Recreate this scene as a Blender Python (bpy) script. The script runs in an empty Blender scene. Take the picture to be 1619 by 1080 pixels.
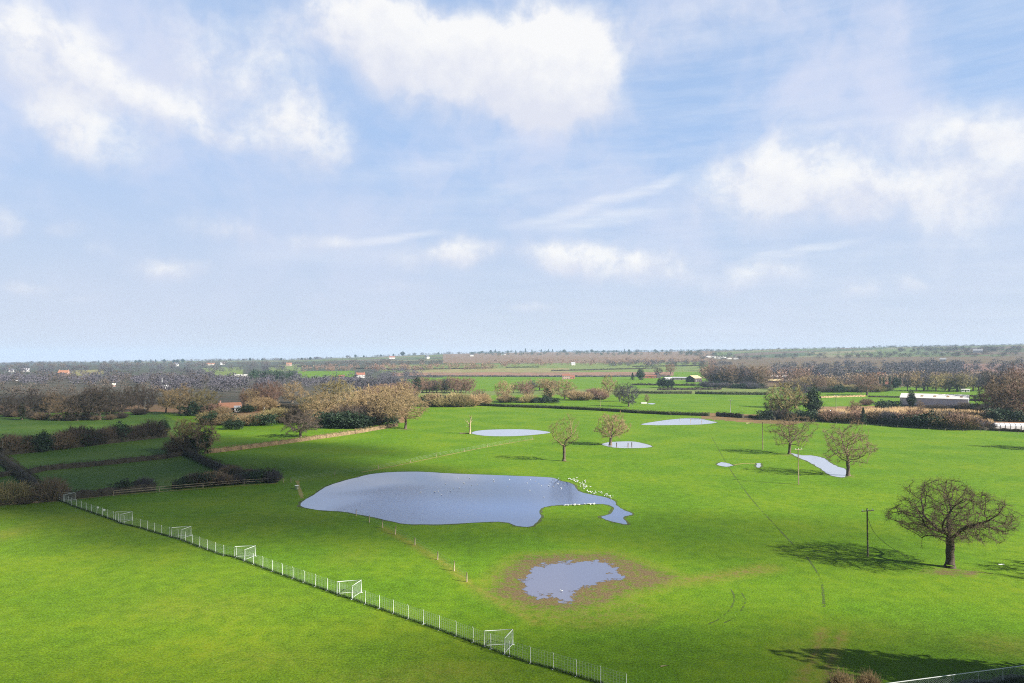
import bpy, math, random
import numpy as np
from mathutils import Vector, kdtree
random.seed(7); RNG = np.random.default_rng(7)
sc = bpy.context.scene
COL = sc.collection
R = math.radians
F = 24/36*1619; CX = 809.5; CY = 540.0; HZ = 570.0; CAMZ = 30.0
PITCH = -math.atan((HZ-CY)/F)   # the lens looks slightly up: the horizon lies below the middle

# ------------------------------------------------------------------ terrain
AU = [(-3, 6), (-.8, 3), (-.6, 14), (-.42, 24), (-.3, 34), (-.1, 66), (0, 70), (.2, 76), (.4, 88), (.8, 104), (3, 104)]
AUX = np.array([a for a, b in AU]); AUY = np.array([b for a, b in AU])
def sst(t):
    t = np.clip(t, 0, 1); return t*t*(3-2*t)
def hgt(x, y):
    x = np.asarray(x, float); y = np.asarray(y, float)
    r = np.hypot(x, y)
    u = np.where(y > 1, x/np.maximum(y, 1), np.sign(x)*3)
    A = np.interp(u, AUX, AUY)
    s = sst((r-700)/3500)
    h = s*A
    h = h + sst((r-800)/900)*(2.2*np.sin(x/310+1)*np.sin(y/270)+1.6*np.sin(x/140+y/190)) + sst((r-800)/900)*3.2
    return np.where(y > 0, h, sst((r-700)/3500)*40)
def ray(px, py):
    a = (px-CX)/F; b = (CY-py)/F
    c, s = math.cos(PITCH), math.sin(PITCH)
    return (a, c+b*s, b*c-s)                      # world direction for a camera looking +Y
TT = 600*1.003**np.arange(850)
def P(px, py):
    """pixel of the photo -> the point of the ground it shows"""
    dx, dy, dz = ray(px, py)
    if dz < -0.0430:
        t = -CAMZ/dz
        if math.hypot(dx, dy)*t < 700: return Vector((dx*t, dy*t, 0.0))
    zz = CAMZ+dz*TT-hgt(dx*TT, dy*TT); b = np.nonzero(zz <= 0)[0]
    if len(b):
        i = int(b[0])
        t = TT[i] if i == 0 else TT[i-1]+(TT[i]-TT[i-1])*zz[i-1]/(zz[i-1]-zz[i])
        return G(dx*t, dy*t)
    return G(dx*4000, dy*4000)
def G(x, y): return Vector((x, y, float(hgt(x, y))))
def atD(px, D): return G((px-CX)/F*D, D)
def proj(V):
    c, s = math.cos(PITCH), math.sin(PITCH)
    z = V[:, 2]-CAMZ
    d = V[:, 1]*c - z*s; up = V[:, 1]*s + z*c
    d = np.where(d > 1, d, 1e-3)
    return CX+F*V[:, 0]/d, CY-F*up/d, d

# ------------------------------------------------------------------ object helpers
def tag(o, label=None, cat=None, group=None, kind=None):
    if label: o['label'] = label
    if cat: o['category'] = cat
    if group: o['group'] = group
    if kind: o['kind'] = kind
    return o
def empty(name, loc, rz=0, s=1.0):
    o = bpy.data.objects.new(name, None); COL.objects.link(o)
    o.location = loc; o.rotation_euler = (0, 0, rz); o.scale = (s, s, s) if not hasattr(s, '__len__') else s
    o.empty_display_size = .5
    return o
def link(name, me, mat=None, parent=None, loc=(0, 0, 0)):
    o = bpy.data.objects.new(name, me); COL.objects.link(o)
    if mat and len(me.materials) == 0: me.materials.append(mat)
    o.location = loc
    if parent: o.parent = parent
    return o
def npmesh(name, V, Fc, smooth=False):
    V = np.ascontiguousarray(V, dtype=np.float32); Fc = np.ascontiguousarray(Fc, dtype=np.int32)
    me = bpy.data.meshes.new(name); n, k = Fc.shape
    me.vertices.add(len(V)); me.vertices.foreach_set('co', V.ravel())
    me.loops.add(n*k); me.loops.foreach_set('vertex_index', Fc.ravel())
    me.polygons.add(n); me.polygons.foreach_set('loop_start', np.arange(0, n*k, k, dtype=np.int32))
    me.polygons.foreach_set('loop_total', np.full(n, k, dtype=np.int32))
    if smooth: me.polygons.foreach_set('use_smooth', np.ones(n, dtype=bool))
    me.update(calc_edges=True); me.validate()
    return me
def tubes(P0, P1, r0, r1, k=3):
    P0 = np.asarray(P0, float); P1 = np.asarray(P1, float); n = len(P0)
    r0 = np.broadcast_to(np.asarray(r0, float), (n,)); r1 = np.broadcast_to(np.asarray(r1, float), (n,))
    d = P1-P0; L = np.linalg.norm(d, axis=1, keepdims=True); d = d/np.maximum(L, 1e-9)
    ref = np.where(np.abs(d[:, 2:3]) < .9, np.array([[0, 0, 1.]]), np.array([[1., 0, 0]]))
    a = np.cross(d, ref); a /= np.maximum(np.linalg.norm(a, axis=1, keepdims=True), 1e-9); b = np.cross(d, a)
    ang = np.arange(k)/k*2*np.pi
    off = a[:, None, :]*np.cos(ang)[None, :, None] + b[:, None, :]*np.sin(ang)[None, :, None]
    V = np.concatenate([P0[:, None]+off*r0[:, None, None], P1[:, None]+off*r1[:, None, None]], axis=1).reshape(-1, 3)
    i = np.arange(k); j = (i+1) % k
    f = np.stack([i, i+k, j+k, j], axis=1)
    Fc = (f[None]+(np.arange(n)*2*k)[:, None, None]).reshape(-1, 4)
    return V, Fc
class MB:
    """collects shapes, then links them as ONE mesh object"""
    def __init__(s): s.v = []; s.f = []
    def add(s, vs, fs):
        b = len(s.v); s.v += [tuple(v) for v in vs]; s.f += [tuple(i+b for i in f) for f in fs]
    def box(s, x0, x1, y0, y1, z0, z1):
        s.add([(x0, y0, z0), (x1, y0, z0), (x1, y1, z0), (x0, y1, z0), (x0, y0, z1), (x1, y0, z1), (x1, y1, z1), (x0, y1, z1)],
              [(0, 3, 2, 1), (4, 5, 6, 7), (0, 1, 5, 4), (1, 2, 6, 5), (2, 3, 7, 6), (3, 0, 4, 7)])
    def tube(s, pts, r, k=8, cap=True):
        pts = [Vector(p) for p in pts]; rr = r if hasattr(r, '__len__') else [r]*len(pts)
        base = len(s.v)
        for q, p in enumerate(pts):
            d = (pts[min(q+1, len(pts)-1)]-pts[max(q-1, 0)]).normalized()
            a = d.cross(Vector((0, 0, 1)) if abs(d.z) < .9 else Vector((1, 0, 0))).normalized(); b = d.cross(a)
            for i in range(k):
                t = i/k*2*math.pi; s.v.append(tuple(p+(a*math.cos(t)+b*math.sin(t))*rr[q]))
        for q in range(len(pts)-1):
            for i in range(k):
                j = (i+1) % k; s.f.append((base+q*k+i, base+q*k+j, base+(q+1)*k+j, base+(q+1)*k+i))
        if cap:
            s.f.append(tuple(base+i for i in range(k))); s.f.append(tuple(base+(len(pts)-1)*k+i for i in range(k))[::-1])
    def ball(s, c, rad, seg=8, rings=5):
        rx, ry, rz = rad if hasattr(rad, '__len__') else (rad,)*3
        base = len(s.v)
        for q in range(rings+1):
            th = math.pi*q/rings
            for i in range(seg):
                t = i/seg*2*math.pi
                s.v.append((c[0]+rx*math.sin(th)*math.cos(t), c[1]+ry*math.sin(th)*math.sin(t), c[2]+rz*math.cos(th)))
        for q in range(rings):
            for i in range(seg):
                j = (i+1) % seg; s.f.append((base+q*seg+i, base+(q+1)*seg+i, base+(q+1)*seg+j, base+q*seg+j))
    def mesh(s, name, smooth=False):
        me = bpy.data.meshes.new(name); me.from_pydata(s.v, [], s.f); me.validate(); me.update()
        if smooth: me.polygons.foreach_set('use_smooth', [True]*len(me.polygons))
        return me
    def build(s, name, mat, parent=None, loc=(0, 0, 0), smooth=False):
        me = s.mesh(name, smooth); return link(name, me, mat, parent, loc)

# ------------------------------------------------------------------ materials
class NT:
    def __init__(s, nt): s.nt = nt; s.nt.nodes.clear()
    def n(s, t, **kw):
        nd = s.nt.nodes.new(t)
        for k, v in kw.items():
            if k.startswith('_'): setattr(nd, k[1:], v)
        return nd
    def l(s, a, b): s.nt.links.new(a, b)
    def val(s, sock, v):
        if isinstance(v, bpy.types.NodeSocket): s.l(v, sock)
        else: sock.default_value = v
    def math(s, op, a, b=None, c=None, clamp=False):
        m = s.nt.nodes.new('ShaderNodeMath'); m.operation = op; m.use_clamp = clamp
        s.val(m.inputs[0], a)
        if b is not None: s.val(m.inputs[1], b)
        if c is not None: s.val(m.inputs[2], c)
        return m.outputs[0]
    def mix(s, fac, a, b, mode='MIX'):
        m = s.nt.nodes.new('ShaderNodeMix'); m.data_type = 'RGBA'; m.blend_type = mode
        s.val(m.inputs[0], fac)
        for i, v in ((6, a), (7, b)):
            if isinstance(v, tuple): m.inputs[i].default_value = (*v[:3], 1)
            else: s.l(v, m.inputs[i])
        return m.outputs[2]
    def noise(s, vec, scale, detail=3, rough=.55, dist=0):
        m = s.nt.nodes.new('ShaderNodeTexNoise'); s.l(vec, m.inputs['Vector'])
        m.inputs['Scale'].default_value = scale; m.inputs['Detail'].default_value = detail
        m.inputs['Roughness'].default_value = rough; m.inputs['Distortion'].default_value = dist
        return m.outputs['Fac']
    def mr(s, v, a, b, c=0., d=1., interp='LINEAR'):
        m = s.nt.nodes.new('ShaderNodeMapRange'); m.interpolation_type = interp
        s.val(m.inputs['Value'], v)
        for k, q in zip(('From Min', 'From Max', 'To Min', 'To Max'), (a, b, c, d)): m.inputs[k].default_value = q
        return m.outputs['Result']
    def attr(s, name):
        m = s.nt.nodes.new('ShaderNodeAttribute'); m.attribute_name = name; return m
def newmat(name):
    m = bpy.data.materials.new(name); m.use_nodes = True; return m, NT(m.node_tree)
def bsdf(t, color, rough=.8, spec=.3):
    b = t.n('ShaderNodeBsdfPrincipled')
    if isinstance(color, tuple): b.inputs['Base Color'].default_value = (*color[:3], 1)
    else: t.l(color, b.inputs['Base Color'])
    t.val(b.inputs['Roughness'], rough); b.inputs['Specular IOR Level'].default_value = spec
    o = t.n('ShaderNodeOutputMaterial'); t.l(b.outputs[0], o.inputs[0])
    return b, o
MATS = {}
def simple(name, color, rough=.8, var=.25, scale=3., spec=.3, objvar=0., bump=0.):
    if name in MATS: return MATS[name]
    m, t = newmat(name)
    pos = t.n('ShaderNodeNewGeometry').outputs['Position']
    nz = t.noise(pos, scale, 4, .6)
    k = t.mr(nz, .3, .7, 1-var, 1+var)
    if objvar:
        oi = t.n('ShaderNodeObjectInfo').outputs['Random']
        k = t.math('MULTIPLY', k, t.mr(oi, 0, 1, 1-objvar, 1+objvar))
    vm = t.n('ShaderNodeVectorMath', _operation='SCALE'); vm.inputs[0].default_value = color[:3]; t.l(k, vm.inputs['Scale'])
    b, o = bsdf(t, vm.outputs[0], rough, spec)
    if bump:
        bp = t.n('ShaderNodeBump'); bp.inputs['Strength'].default_value = bump; t.l(nz, bp.inputs['Height']); t.l(bp.outputs[0], b.inputs['Normal'])
    MATS[name] = m; return m
BARK = simple('bark', (.11, .085, .06), .9, .4, 2.5, objvar=.2, bump=.5)
BARKDARK = simple('bark_dark', (.065, .05, .037), .9, .4, 2.5, bump=.5)
BARKPALE = simple('bark_pale', (.30, .24, .14), .9, .3, 2.5, bump=.4)
TW = {'brown': simple('twig_brown', (.19, .135, .085), .9, .3, .5, objvar=.22),
      'tan': simple('twig_tan', (.29, .21, .11), .9, .3, .5, objvar=.18),
      'olive': simple('twig_olive', (.25, .205, .09), .9, .3, .5, objvar=.2),
      'dark': simple('twig_dark', (.085, .066, .052), .9, .3, .5, objvar=.25),
      'purple': simple('twig_purple_haze', (.072, .066, .080), .9, .3, .5, objvar=.2),  # purple twigs, with the blue of distant haze mixed into the colour
      'red': simple('twig_red', (.21, .13, .095), .9, .3, .5, objvar=.2),
      'straw': simple('twig_straw', (.36, .25, .13), .9, .3, .6, objvar=.1)}
IVY = simple('ivy_leaf', (.022, .042, .014), .6, .5, .8, objvar=.2)
EVER = simple('evergreen_leaf', (.02, .04, .018), .7, .5, .6, objvar=.3)
WOOD = simple('weathered_wood', (.30, .25, .17), .85, .3, 4)
POLEW = simple('pole_wood', (.23, .19, .12), .85, .3, 4)
POSTW = simple('faded_white_paint', (.50, .54, .50), .5, .1, 3)
WHITE = simple('white_paint', (.72, .74, .72), .45, .08, 3)
GALV = simple('galvanised_steel', (.42, .45, .44), .5, .15, 6)
WIRE = simple('net_wire', (.40, .45, .42), .6, .1, 6)
GLASS = simple('window_glass', (.03, .035, .045), .1, .1, 1, spec=.6)

# ------------------------------------------------------------------ ground sheet
def inpoly(px, py, poly):
    inside = np.zeros(len(px), bool); n = len(poly)
    for i in range(n):
        x0, y0 = poly[i]; x1, y1 = poly[(i+1) % n]
        if y0 == y1: continue
        c = ((y0 > py) != (y1 > py)) & (px < (x1-x0)*(py-y0)/(y1-y0)+x0)
        inside ^= c
    return inside
def sdist(pts, poly, closed=True):
    d = np.full(len(pts), 1e9); n = len(poly)
    for i in range(n if closed else n-1):
        a = np.array(poly[i][:2]); b = np.array(poly[(i+1) % n][:2]); ab = b-a
        t = np.clip(((pts-a)@ab)/max(ab@ab, 1e-9), 0, 1)
        d = np.minimum(d, np.linalg.norm(pts-(a+t[:, None]*ab), axis=1))
    if closed: d = np.where(inpoly(pts[:, 0], pts[:, 1], [tuple(p[:2]) for p in poly]), -d, d)
    return d
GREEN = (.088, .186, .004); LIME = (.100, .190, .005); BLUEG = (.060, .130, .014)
LIGHT = (.125, .175, .045); PALE = (.19, .19, .075); BROWN = (.21, .135, .085); SCRUB = (.20, .135, .065); DEEP = (.07, .12, .03)
FIELDS = [  # (polygon in photo pixels, colour, nearest, farthest distance)
    ([(-900, 800), (95, 792), (191, 828), (371, 882), (533, 940), (765, 1022), (830, 1046), (990, 1092), (1100, 1400), (-2600, 1400)], LIME, 0, 160),
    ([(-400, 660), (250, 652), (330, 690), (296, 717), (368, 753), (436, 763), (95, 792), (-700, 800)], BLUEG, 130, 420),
    ([(330, 712), (450, 700), (600, 676), (520, 672), (430, 670), (340, 690)], GREEN, 200, 420),
    ([(-300, 640), (650, 640), (640, 668), (430, 668), (250, 651), (-300, 656)], SCRUB, 300, 560),
    ([(-400, 575), (660, 575), (660, 640), (-400, 640)], (.06, .06, .042), 460, 1400),
    ([(0, 575), (700, 570), (700, 600), (0, 600)], (.055, .065, .04), 1100, 6000),
    ([(640, 600), (1010, 600), (1010, 618), (640, 618)], GREEN, 600, 1300),
    ([(660, 618), (1230, 612), (1230, 622), (660, 626)], LIGHT, 500, 900),
    ([(740, 612), (1010, 608), (1010, 614), (740, 619)], GREEN, 500, 1100),
    ([(620, 588), (1065, 586), (1065, 594), (620, 595)], BROWN, 900, 1900),
    ([(600, 577), (1160, 572), (1160, 588), (600, 589)], LIGHT, 1200, 2400),
    ([(640, 583), (900, 582), (900, 588), (640, 589)], PALE, 1200, 2400),
    ([(700, 556), (1130, 550), (1130, 575), (700, 577)], (.16, .115, .07), 1900, 6000),
    
    ([(1120, 566), (1800, 562), (1800, 612), (1120, 612)], (.11, .085, .045), 760, 2600),
    ([(1290, 643), (1570, 640), (1800, 650), (1800, 690), (1480, 676), (1290, 664)], SCRUB, 280, 460),
    ([(1110, 652), (1200, 656), (1290, 664), (1250, 672), (1180, 668), (1110, 662)], (.17, .12, .05), 300, 420),
    ([(1510, 575), (1700, 575), (1700, 590), (1510, 590)], (.17, .11, .08), 900, 2500),
    ([(320, 582), (385, 580), (385, 594), (335, 596)], LIGHT, 900, 4000),
    ([(110, 586), (165, 584), (165, 592), (110, 594)], PALE, 900, 4000),
    ([(425, 578), (475, 576), (475, 586), (425, 588)], LIGHT, 900, 4000),
    ([(470, 587), (560, 586), (560, 596), (470, 598)], GREEN, 900, 4000),
    ([(420, 645), (480, 645), (475, 655), (420, 655)], PALE, 380, 520),
]
PUD = [(822, 938), (828, 912), (850, 893), (885, 889), (930, 888), (955, 886), (970, 895), (985, 912), (962, 920), (935, 926), (912, 935), (905, 948), (888, 952), (860, 944)]
PUDW = [P(*q) for q in PUD]
MUDA = [P(*q) for q in [(795, 938), (806, 908), (838, 884), (900, 880), (960, 879), (1000, 893), (1048, 912), (1030, 922), (985, 930), (950, 948), (900, 958), (850, 956)]]
def build_ground():
    az = np.concatenate([np.arange(-47, 47.01, .12), np.arange(49, 312, 4.)])*np.pi/180
    rr = [8.0]
    while rr[-1] < 7300: rr.append(rr[-1]*1.0125)
    rr = np.array(rr); na, nr = len(az), len(rr)
    X = rr[:, None]*np.sin(az)[None]; Y = rr[:, None]*np.cos(az)[None]
    Z = hgt(X, Y)
    V = np.stack([X, Y, Z], -1).reshape(-1, 3)
    i = np.arange(nr-1)[:, None]*na; j = np.arange(na)[None]; j2 = (j+1) % na
    Fq = np.stack([i+j, i+j2, i+na+j2, i+na+j], -1).reshape(-1, 4)
    # middle patch under the camera: collapse an extra ring to the centre
    c = len(V); V = np.concatenate([V, [[0, 0, 0]]])
    jj = np.arange(na); k2 = (jj+1) % na
    Fc = np.stack([np.full(na, c), k2, jj], -1)
    me = bpy.data.meshes.new('ground'); V32 = V.astype(np.float32)
    nq = len(Fq); nt_ = len(Fc)
    loops = np.concatenate([Fq.ravel(), Fc.ravel()]).astype(np.int32)
    ls = np.concatenate([np.arange(nq)*4, nq*4+np.arange(nt_)*3]).astype(np.int32)
    lt = np.concatenate([np.full(nq, 4), np.full(nt_, 3)]).astype(np.int32)
    me.vertices.add(len(V32)); me.vertices.foreach_set('co', V32.ravel())
    me.loops.add(len(loops)); me.loops.foreach_set('vertex_index', loops)
    me.polygons.add(nq+nt_); me.polygons.foreach_set('loop_start', ls); me.polygons.foreach_set('loop_total', lt)
    me.polygons.foreach_set('use_smooth', np.ones(nq+nt_, bool)); me.update(calc_edges=True)
    px, py, d = proj(V); front = V[:, 1] > 5
    colr = np.tile(np.array(GREEN), (len(V), 1)); r = np.hypot(V[:, 0], V[:, 1])
    # far patchwork of fields beyond the ones that can be outlined
    cell = (np.floor(V[:, 0]/260+np.sin(V[:, 1]/300)).astype(int)*7+np.floor(V[:, 1]/210+np.sin(V[:, 0]/350)).astype(int)*13) % 5
    pal = np.array([(.10, .14, .04), (.06, .09, .035), (.08, .115, .04), (.15, .15, .07), (.11, .09, .06)]); far = r > 1500
    colr[far] = pal[cell[far]]
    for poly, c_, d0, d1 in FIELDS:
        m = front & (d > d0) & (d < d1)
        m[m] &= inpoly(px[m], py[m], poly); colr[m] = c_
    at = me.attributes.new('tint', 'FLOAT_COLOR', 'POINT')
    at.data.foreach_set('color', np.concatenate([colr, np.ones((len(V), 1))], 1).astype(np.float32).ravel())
    mud = np.zeros(len(V)); m = front & (d < 130) & (np.abs(V[:, 0]) < 60)
    pts = V[m][:, :2]
    a = np.clip(1-sdist(pts, MUDA)/3.8, 0, 1)*.76
    b = np.clip(1-sdist(pts, PUDW)/2.2, 0, 1)
    tail = [P(*q) for q in [(1000, 912), (1060, 922), (1130, 912), (1210, 900)]]
    c2 = np.clip(1-sdist(pts, tail, False)/2.4, 0, 1)*.42
    t2 = [P(*q) for q in [(800, 940), (850, 965), (930, 975), (1000, 960)]]
    c3 = np.clip(1-sdist(pts, t2, False)/4.5, 0, 1)*.36
    for ta in ([(1262, 1085), (1285, 1045), (1300, 1000)], [(1300, 1085), (1318, 1030), (1330, 1000)]):
        c3 = np.maximum(c3, np.clip(1-sdist(pts, [P(*q) for q in ta], False)/.9, 0, 1)*.42)
    mud[m] = np.maximum.reduce([a, b, c2, c3])
    oak = V[:, :2]-np.array([63.5, 97.5]); e = np.clip(1.15-np.hypot((oak[:, 0]+1)/6.5, oak[:, 1]/2.6), 0, 1)*.8
    mud = np.maximum(mud, np.where(front, e, 0))
    for q, w in (((893, 729), 3), ((641, 679), 7), ((1243, 719), 3), ((1340, 753), 4), ((1125, 658), 14)):
        p = P(*q); e = np.clip(1.1-np.hypot((V[:, 0]-p.x)/w, (V[:, 1]-p.y)/(w*.6)), 0, 1)*.75; mud = np.maximum(mud, np.where(front, e, 0))
    # straw coloured dry grass
    st = np.zeros(len(V))
    m2 = front & (d < 150)
    gline = [P(*q) for q in [(605, 835), (655, 862), (700, 890), (745, 925), (800, 958), (850, 985)]]
    st[m2] = np.clip(1-sdist(V[m2][:, :2], gline, False)/1.3, 0, 1)*.8
    for ln, w_, am in (([(990, 910), (1060, 922), (1130, 912), (1215, 898)], 3.2, .75), ([(1250, 1100), (1278, 1055), (1292, 1025), (1302, 995)], 1.3, .8), ([(1290, 1100), (1312, 1045), (1324, 1020), (1336, 998)], 1.2, .8), ([(790, 945), (850, 970), (930, 985), (1010, 975)], 3.5, .5)):
        st[m2] = np.maximum(st[m2], np.clip(1-sdist(V[m2][:, :2], [P(*q) for q in ln], False)/w_, 0, 1)*am)
    ring = np.clip(1-np.abs(sdist(pts, MUDA)-2.6)/2.2, 0, 1)*.4
    st[m] = np.maximum(st[m], ring)
    for (qx, qy, rx_, ry_, am) in ((700, 1062, 9, 3.2, .42), (640, 1085, 12, 5, .45), (1590, 1020, 7, 4.5, .5), (8, 845, 5, 9, .5), (430, 1040, 9, 4, .22), (300, 960, 14, 7, .22), (1280, 1040, 4, 7, .4), (560, 880, 6, 8, .2), (1000, 960, 10, 4, .2), (1380, 1000, 14, 6, .18)):
        p = P(qx, qy); st = np.maximum(st, np.where(front, np.clip(1-np.hypot((V[:, 0]-p.x)/rx_, (V[:, 1]-p.y)/ry_), 0, 1)*am, 0))
    for nm, arr in (('mud', mud), ('straw', st)):
        at = me.attributes.new(nm, 'FLOAT', 'POINT'); at.data.foreach_set('value', arr.astype(np.float32))
    m_, t = newmat('grassland')
    pos = t.n('ShaderNodeNewGeometry').outputs['Position']
    tint = t.attr('tint').outputs['Color']
    n1 = t.noise(pos, 4.2, 5, .75); n2 = t.noise(pos, .55, 4, .65); n3 = t.noise(pos, .05, 4, .6); n4 = t.noise(pos, .012, 3, .5)
    nclump = t.noise(pos, 1.1, 3, .7)
    k = t.math('MULTIPLY', t.mr(n1, .3, .7, .28, 1.72), t.mr(n2, .32, .68, .80, 1.2))
    k = t.math('MULTIPLY', k, t.mr(n3, .32, .68, .88, 1.12))
    vm = t.n('ShaderNodeVectorMath', _operation='SCALE'); t.l(tint, vm.inputs[0]); t.l(k, vm.inputs['Scale'])
    colg = vm.outputs[0]
    yel = t.mix(1., tint, (1.9, 1.1, 1.6), 'MULTIPLY')
    fy = t.math('MULTIPLY', t.mr(n3, .42, .72), t.mr(n2, .35, .65, .15, .75))
    colg = t.mix(fy, colg, yel)
    dk = t.mix(1., tint, (.5, .72, .9), 'MULTIPLY')
    colg = t.mix(t.math('MULTIPLY', t.mr(n4, .45, .68), t.mr(nclump, .35, .7, .05, .28)), colg, dk)
    fleck = t.math('MULTIPLY', t.mr(nclump, .58, .72), t.mr(n1, .5, .7, 0, .75))
    colg = t.mix(fleck, colg, (.26, .24, .07))
    sa = t.attr('straw').outputs['Fac']
    fs = t.math('MULTIPLY', sa, t.mr(t.math('ADD', nclump, t.math('MULTIPLY', n1, .4)), .45, .85, 0, 1), clamp=True)
    colg = t.mix(fs, colg, t.mix(n2, (.20, .155, .03), (.27, .23, .045)))
    md = t.attr('mud').outputs['Fac']
    fm = t.mr(t.math('ADD', md, t.math('MULTIPLY', t.math('ADD', t.math('SUBTRACT', n2, .5), t.math('MULTIPLY', t.math('SUBTRACT', nclump, .5), .8)), 1.4)), .25, .85)
    fm = t.math('MULTIPLY', fm, t.mr(t.math('ADD', n1, t.math('MULTIPLY', md, .5)), .4, .8, .2, 1))
    fm = t.math('MULTIPLY', fm, t.mr(md, .02, .12))
    mudc = t.mix(t.mr(n1, .35, .65), (.080, .055, .024), (.20, .145, .065))
    colg = t.mix(fm, colg, mudc)
    b_, o_ = bsdf(t, colg, t.mr(fm, .3, 1, .95, .62), .15)
    bp = t.n('ShaderNodeBump'); bp.inputs['Strength'].default_value = .55; bp.inputs['Distance'].default_value = .12
    t.l(t.math('ADD', n1, t.math('MULTIPLY', n2, .8)), bp.inputs['Height']); t.l(bp.outputs[0], b_.inputs['Normal'])
    o = link('ground', me, m_); tag(o, kind='structure')
build_ground()

# ------------------------------------------------------------------ water
def watermat(name, deep, ripple, ior=1.6, calm=.25, wind=False):
    m, t = newmat(name)
    pos = t.n('ShaderNodeNewGeometry').outputs['Position']
    w = t.noise(pos, .016, 2, .4, .6)
    patch = t.mr(w, .46, .56, calm, 1.)
    if wind:
        sp = t.n('ShaderNodeSeparateXYZ'); t.l(pos, sp.inputs[0])
        q = t.math('ADD', sp.outputs[1], t.math('MULTIPLY', t.math('SUBTRACT', w, .5), 70)); q = t.math('SUBTRACT', q, t.math('MULTIPLY', sp.outputs[0], .12))
        left = t.mr(t.math('ADD', sp.outputs[0], t.math('MULTIPLY', t.math('SUBTRACT', w, .5), 60)), -42, -34, 0, 1, 'SMOOTHSTEP')
        patch = t.math('MULTIPLY', t.mr(q, 160, 170, 1, .05, 'SMOOTHSTEP'), left); patch = t.math('MULTIPLY', patch, t.mr(sp.outputs[0], -14, 6, 1, .5, 'SMOOTHSTEP'))
    mp = t.n('ShaderNodeMapping'); mp.inputs['Scale'].default_value = (1, 2.4, 1); mp.inputs['Rotation'].default_value = (0, 0, .5); t.l(pos, mp.inputs[0])
    n1 = t.noise(mp.outputs[0], 1.4, 3, .6); n2 = t.noise(mp.outputs[0], .5, 2, .5)
    b, o = bsdf(t, deep, .05, .5)
    t.l(t.mr(patch, 0, 1, ior, ior*.42), b.inputs['IOR'])
    t.l(t.mr(patch, 0, 1, .02, .10), b.inputs['Roughness'])
    bp = t.n('ShaderNodeBump'); bp.inputs['Distance'].default_value = .05
    t.l(t.math('MULTIPLY', patch, ripple), bp.inputs['Strength']); t.l(t.math('ADD', n1, n2), bp.inputs['Height']); t.l(bp.outputs[0], b.inputs['Normal'])
    return m
WATER = watermat('pond_water', (.04, .085, .22), .8, 5.2, .03, True)
WATERL = watermat('pond_water_still', (.30, .32, .38), .06, 6.0, .2)
def ribbonmat(name, color, cover):
    m, t = newmat(name)
    pos = t.n('ShaderNodeNewGeometry').outputs['Position']
    n1 = t.noise(pos, 1.6, 4, .7); n2 = t.noise(pos, .12, 2, .5)
    fac = t.mr(t.math('ADD', n1, t.math('MULTIPLY', n2, .6)), .9-cover*.55, 1.1-cover*.55)
    cc = t.mix(n1, tuple(c*.7 for c in color), tuple(c*1.3 for c in color))
    b = t.n('ShaderNodeBsdfPrincipled'); t.l(cc, b.inputs['Base Color']); b.inputs['Roughness'].default_value = .95
    tr = t.n('ShaderNodeBsdfTransparent'); mx = t.n('ShaderNodeMixShader'); t.l(fac, mx.inputs[0]); t.l(tr.outputs[0], mx.inputs[1]); t.l(b.outputs[0], mx.inputs[2])
    o = t.n('ShaderNodeOutputMaterial'); t.l(mx.outputs[0], o.inputs[0]); return m
RBANK = ribbonmat('painted_bank_reflection', (.06, .085, .014), .5)  # dark reflection of the bank, painted as a rim along the water
def smoothpoly(pts, sub=6, jit=.0):
    n = len(pts); out = []
    for i in range(n):
        p0, p1, p2, p3 = (pts[(i+k-1) % n] for k in range(4))
        for s_ in range(sub):
            t = s_/sub
            q = .5*((2*p1)+(p2-p0)*t+(2*p0-5*p1+4*p2-p3)*t*t+(3*p1-p0-3*p2+p3)*t**3)
            q = q+Vector((random.uniform(-jit, jit), random.uniform(-jit, jit), 0)); out.append(q)
    return out
def pond(px, mat, z=.02, sub=6, jit=.12):
    w = smoothpoly([P(*q) for q in px], sub, jit)
    c = sum(w, Vector())/len(w); c.z = 0
    me = bpy.data.meshes.new('pond'); me.from_pydata([tuple(p-c) for p in w], [], [tuple(range(len(w)))]); me.update()
    o = link('pond', me, mat, loc=(c.x, c.y, c.z+z)); tag(o, kind='structure')
    n = len(w); rim = []
    for i, p in enumerate(w):
        d = w[(i+1) % n]-w[i-1]; nn = Vector((d.y, -d.x, 0)).normalized(); 
        rim.append((p, nn*random.uniform(.25, .8)))
    area = sum(w[i].x*w[(i+1) % n].y-w[(i+1) % n].x*w[i].y for i in range(n)); sg = 1 if area > 0 else -1
    V = []
    for p, q in rim: V += [tuple(p-c-q*sg*.6+Vector((0, 0, .012))), tuple(p-c+q*sg+Vector((0, 0, .012)))]
    me = npmesh('bank_reflection_rim', V, [(2*i, 2*i+1, (2*i+3) % (2*n), (2*i+2) % (2*n)) for i in range(n)])
    tag(link('bank_reflection_rim', me, RBANK, loc=(c.x, c.y, c.z)), kind='structure'); return o
pond([(476, 800), (482, 791), (500, 780), (520, 768), (560, 756), (600, 748), (660, 746), (720, 749), (800, 752), (868, 755), (885, 760), (905, 765), (913, 775), (925, 780), (945, 784), (968, 790), (975, 799),
      (985, 806), (1000, 813), (985, 818), (992, 829), (970, 825), (951, 818), (966, 812), (970, 803), (960, 798), (935, 797), (905, 798), (880, 799), (861, 802), (853, 808), (855, 818), (840, 832), (820, 832), (800, 826), (770, 825.5), (700, 829), (650, 829), (630, 827), (600, 820), (570, 814), (540, 809), (500, 806)], WATER)
pond([(746, 684), (760, 680.5), (790, 679), (830, 679), (855, 681), (870, 684), (850, 687), (815, 689.5), (775, 689.5), (752, 687)], WATERL)
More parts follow.
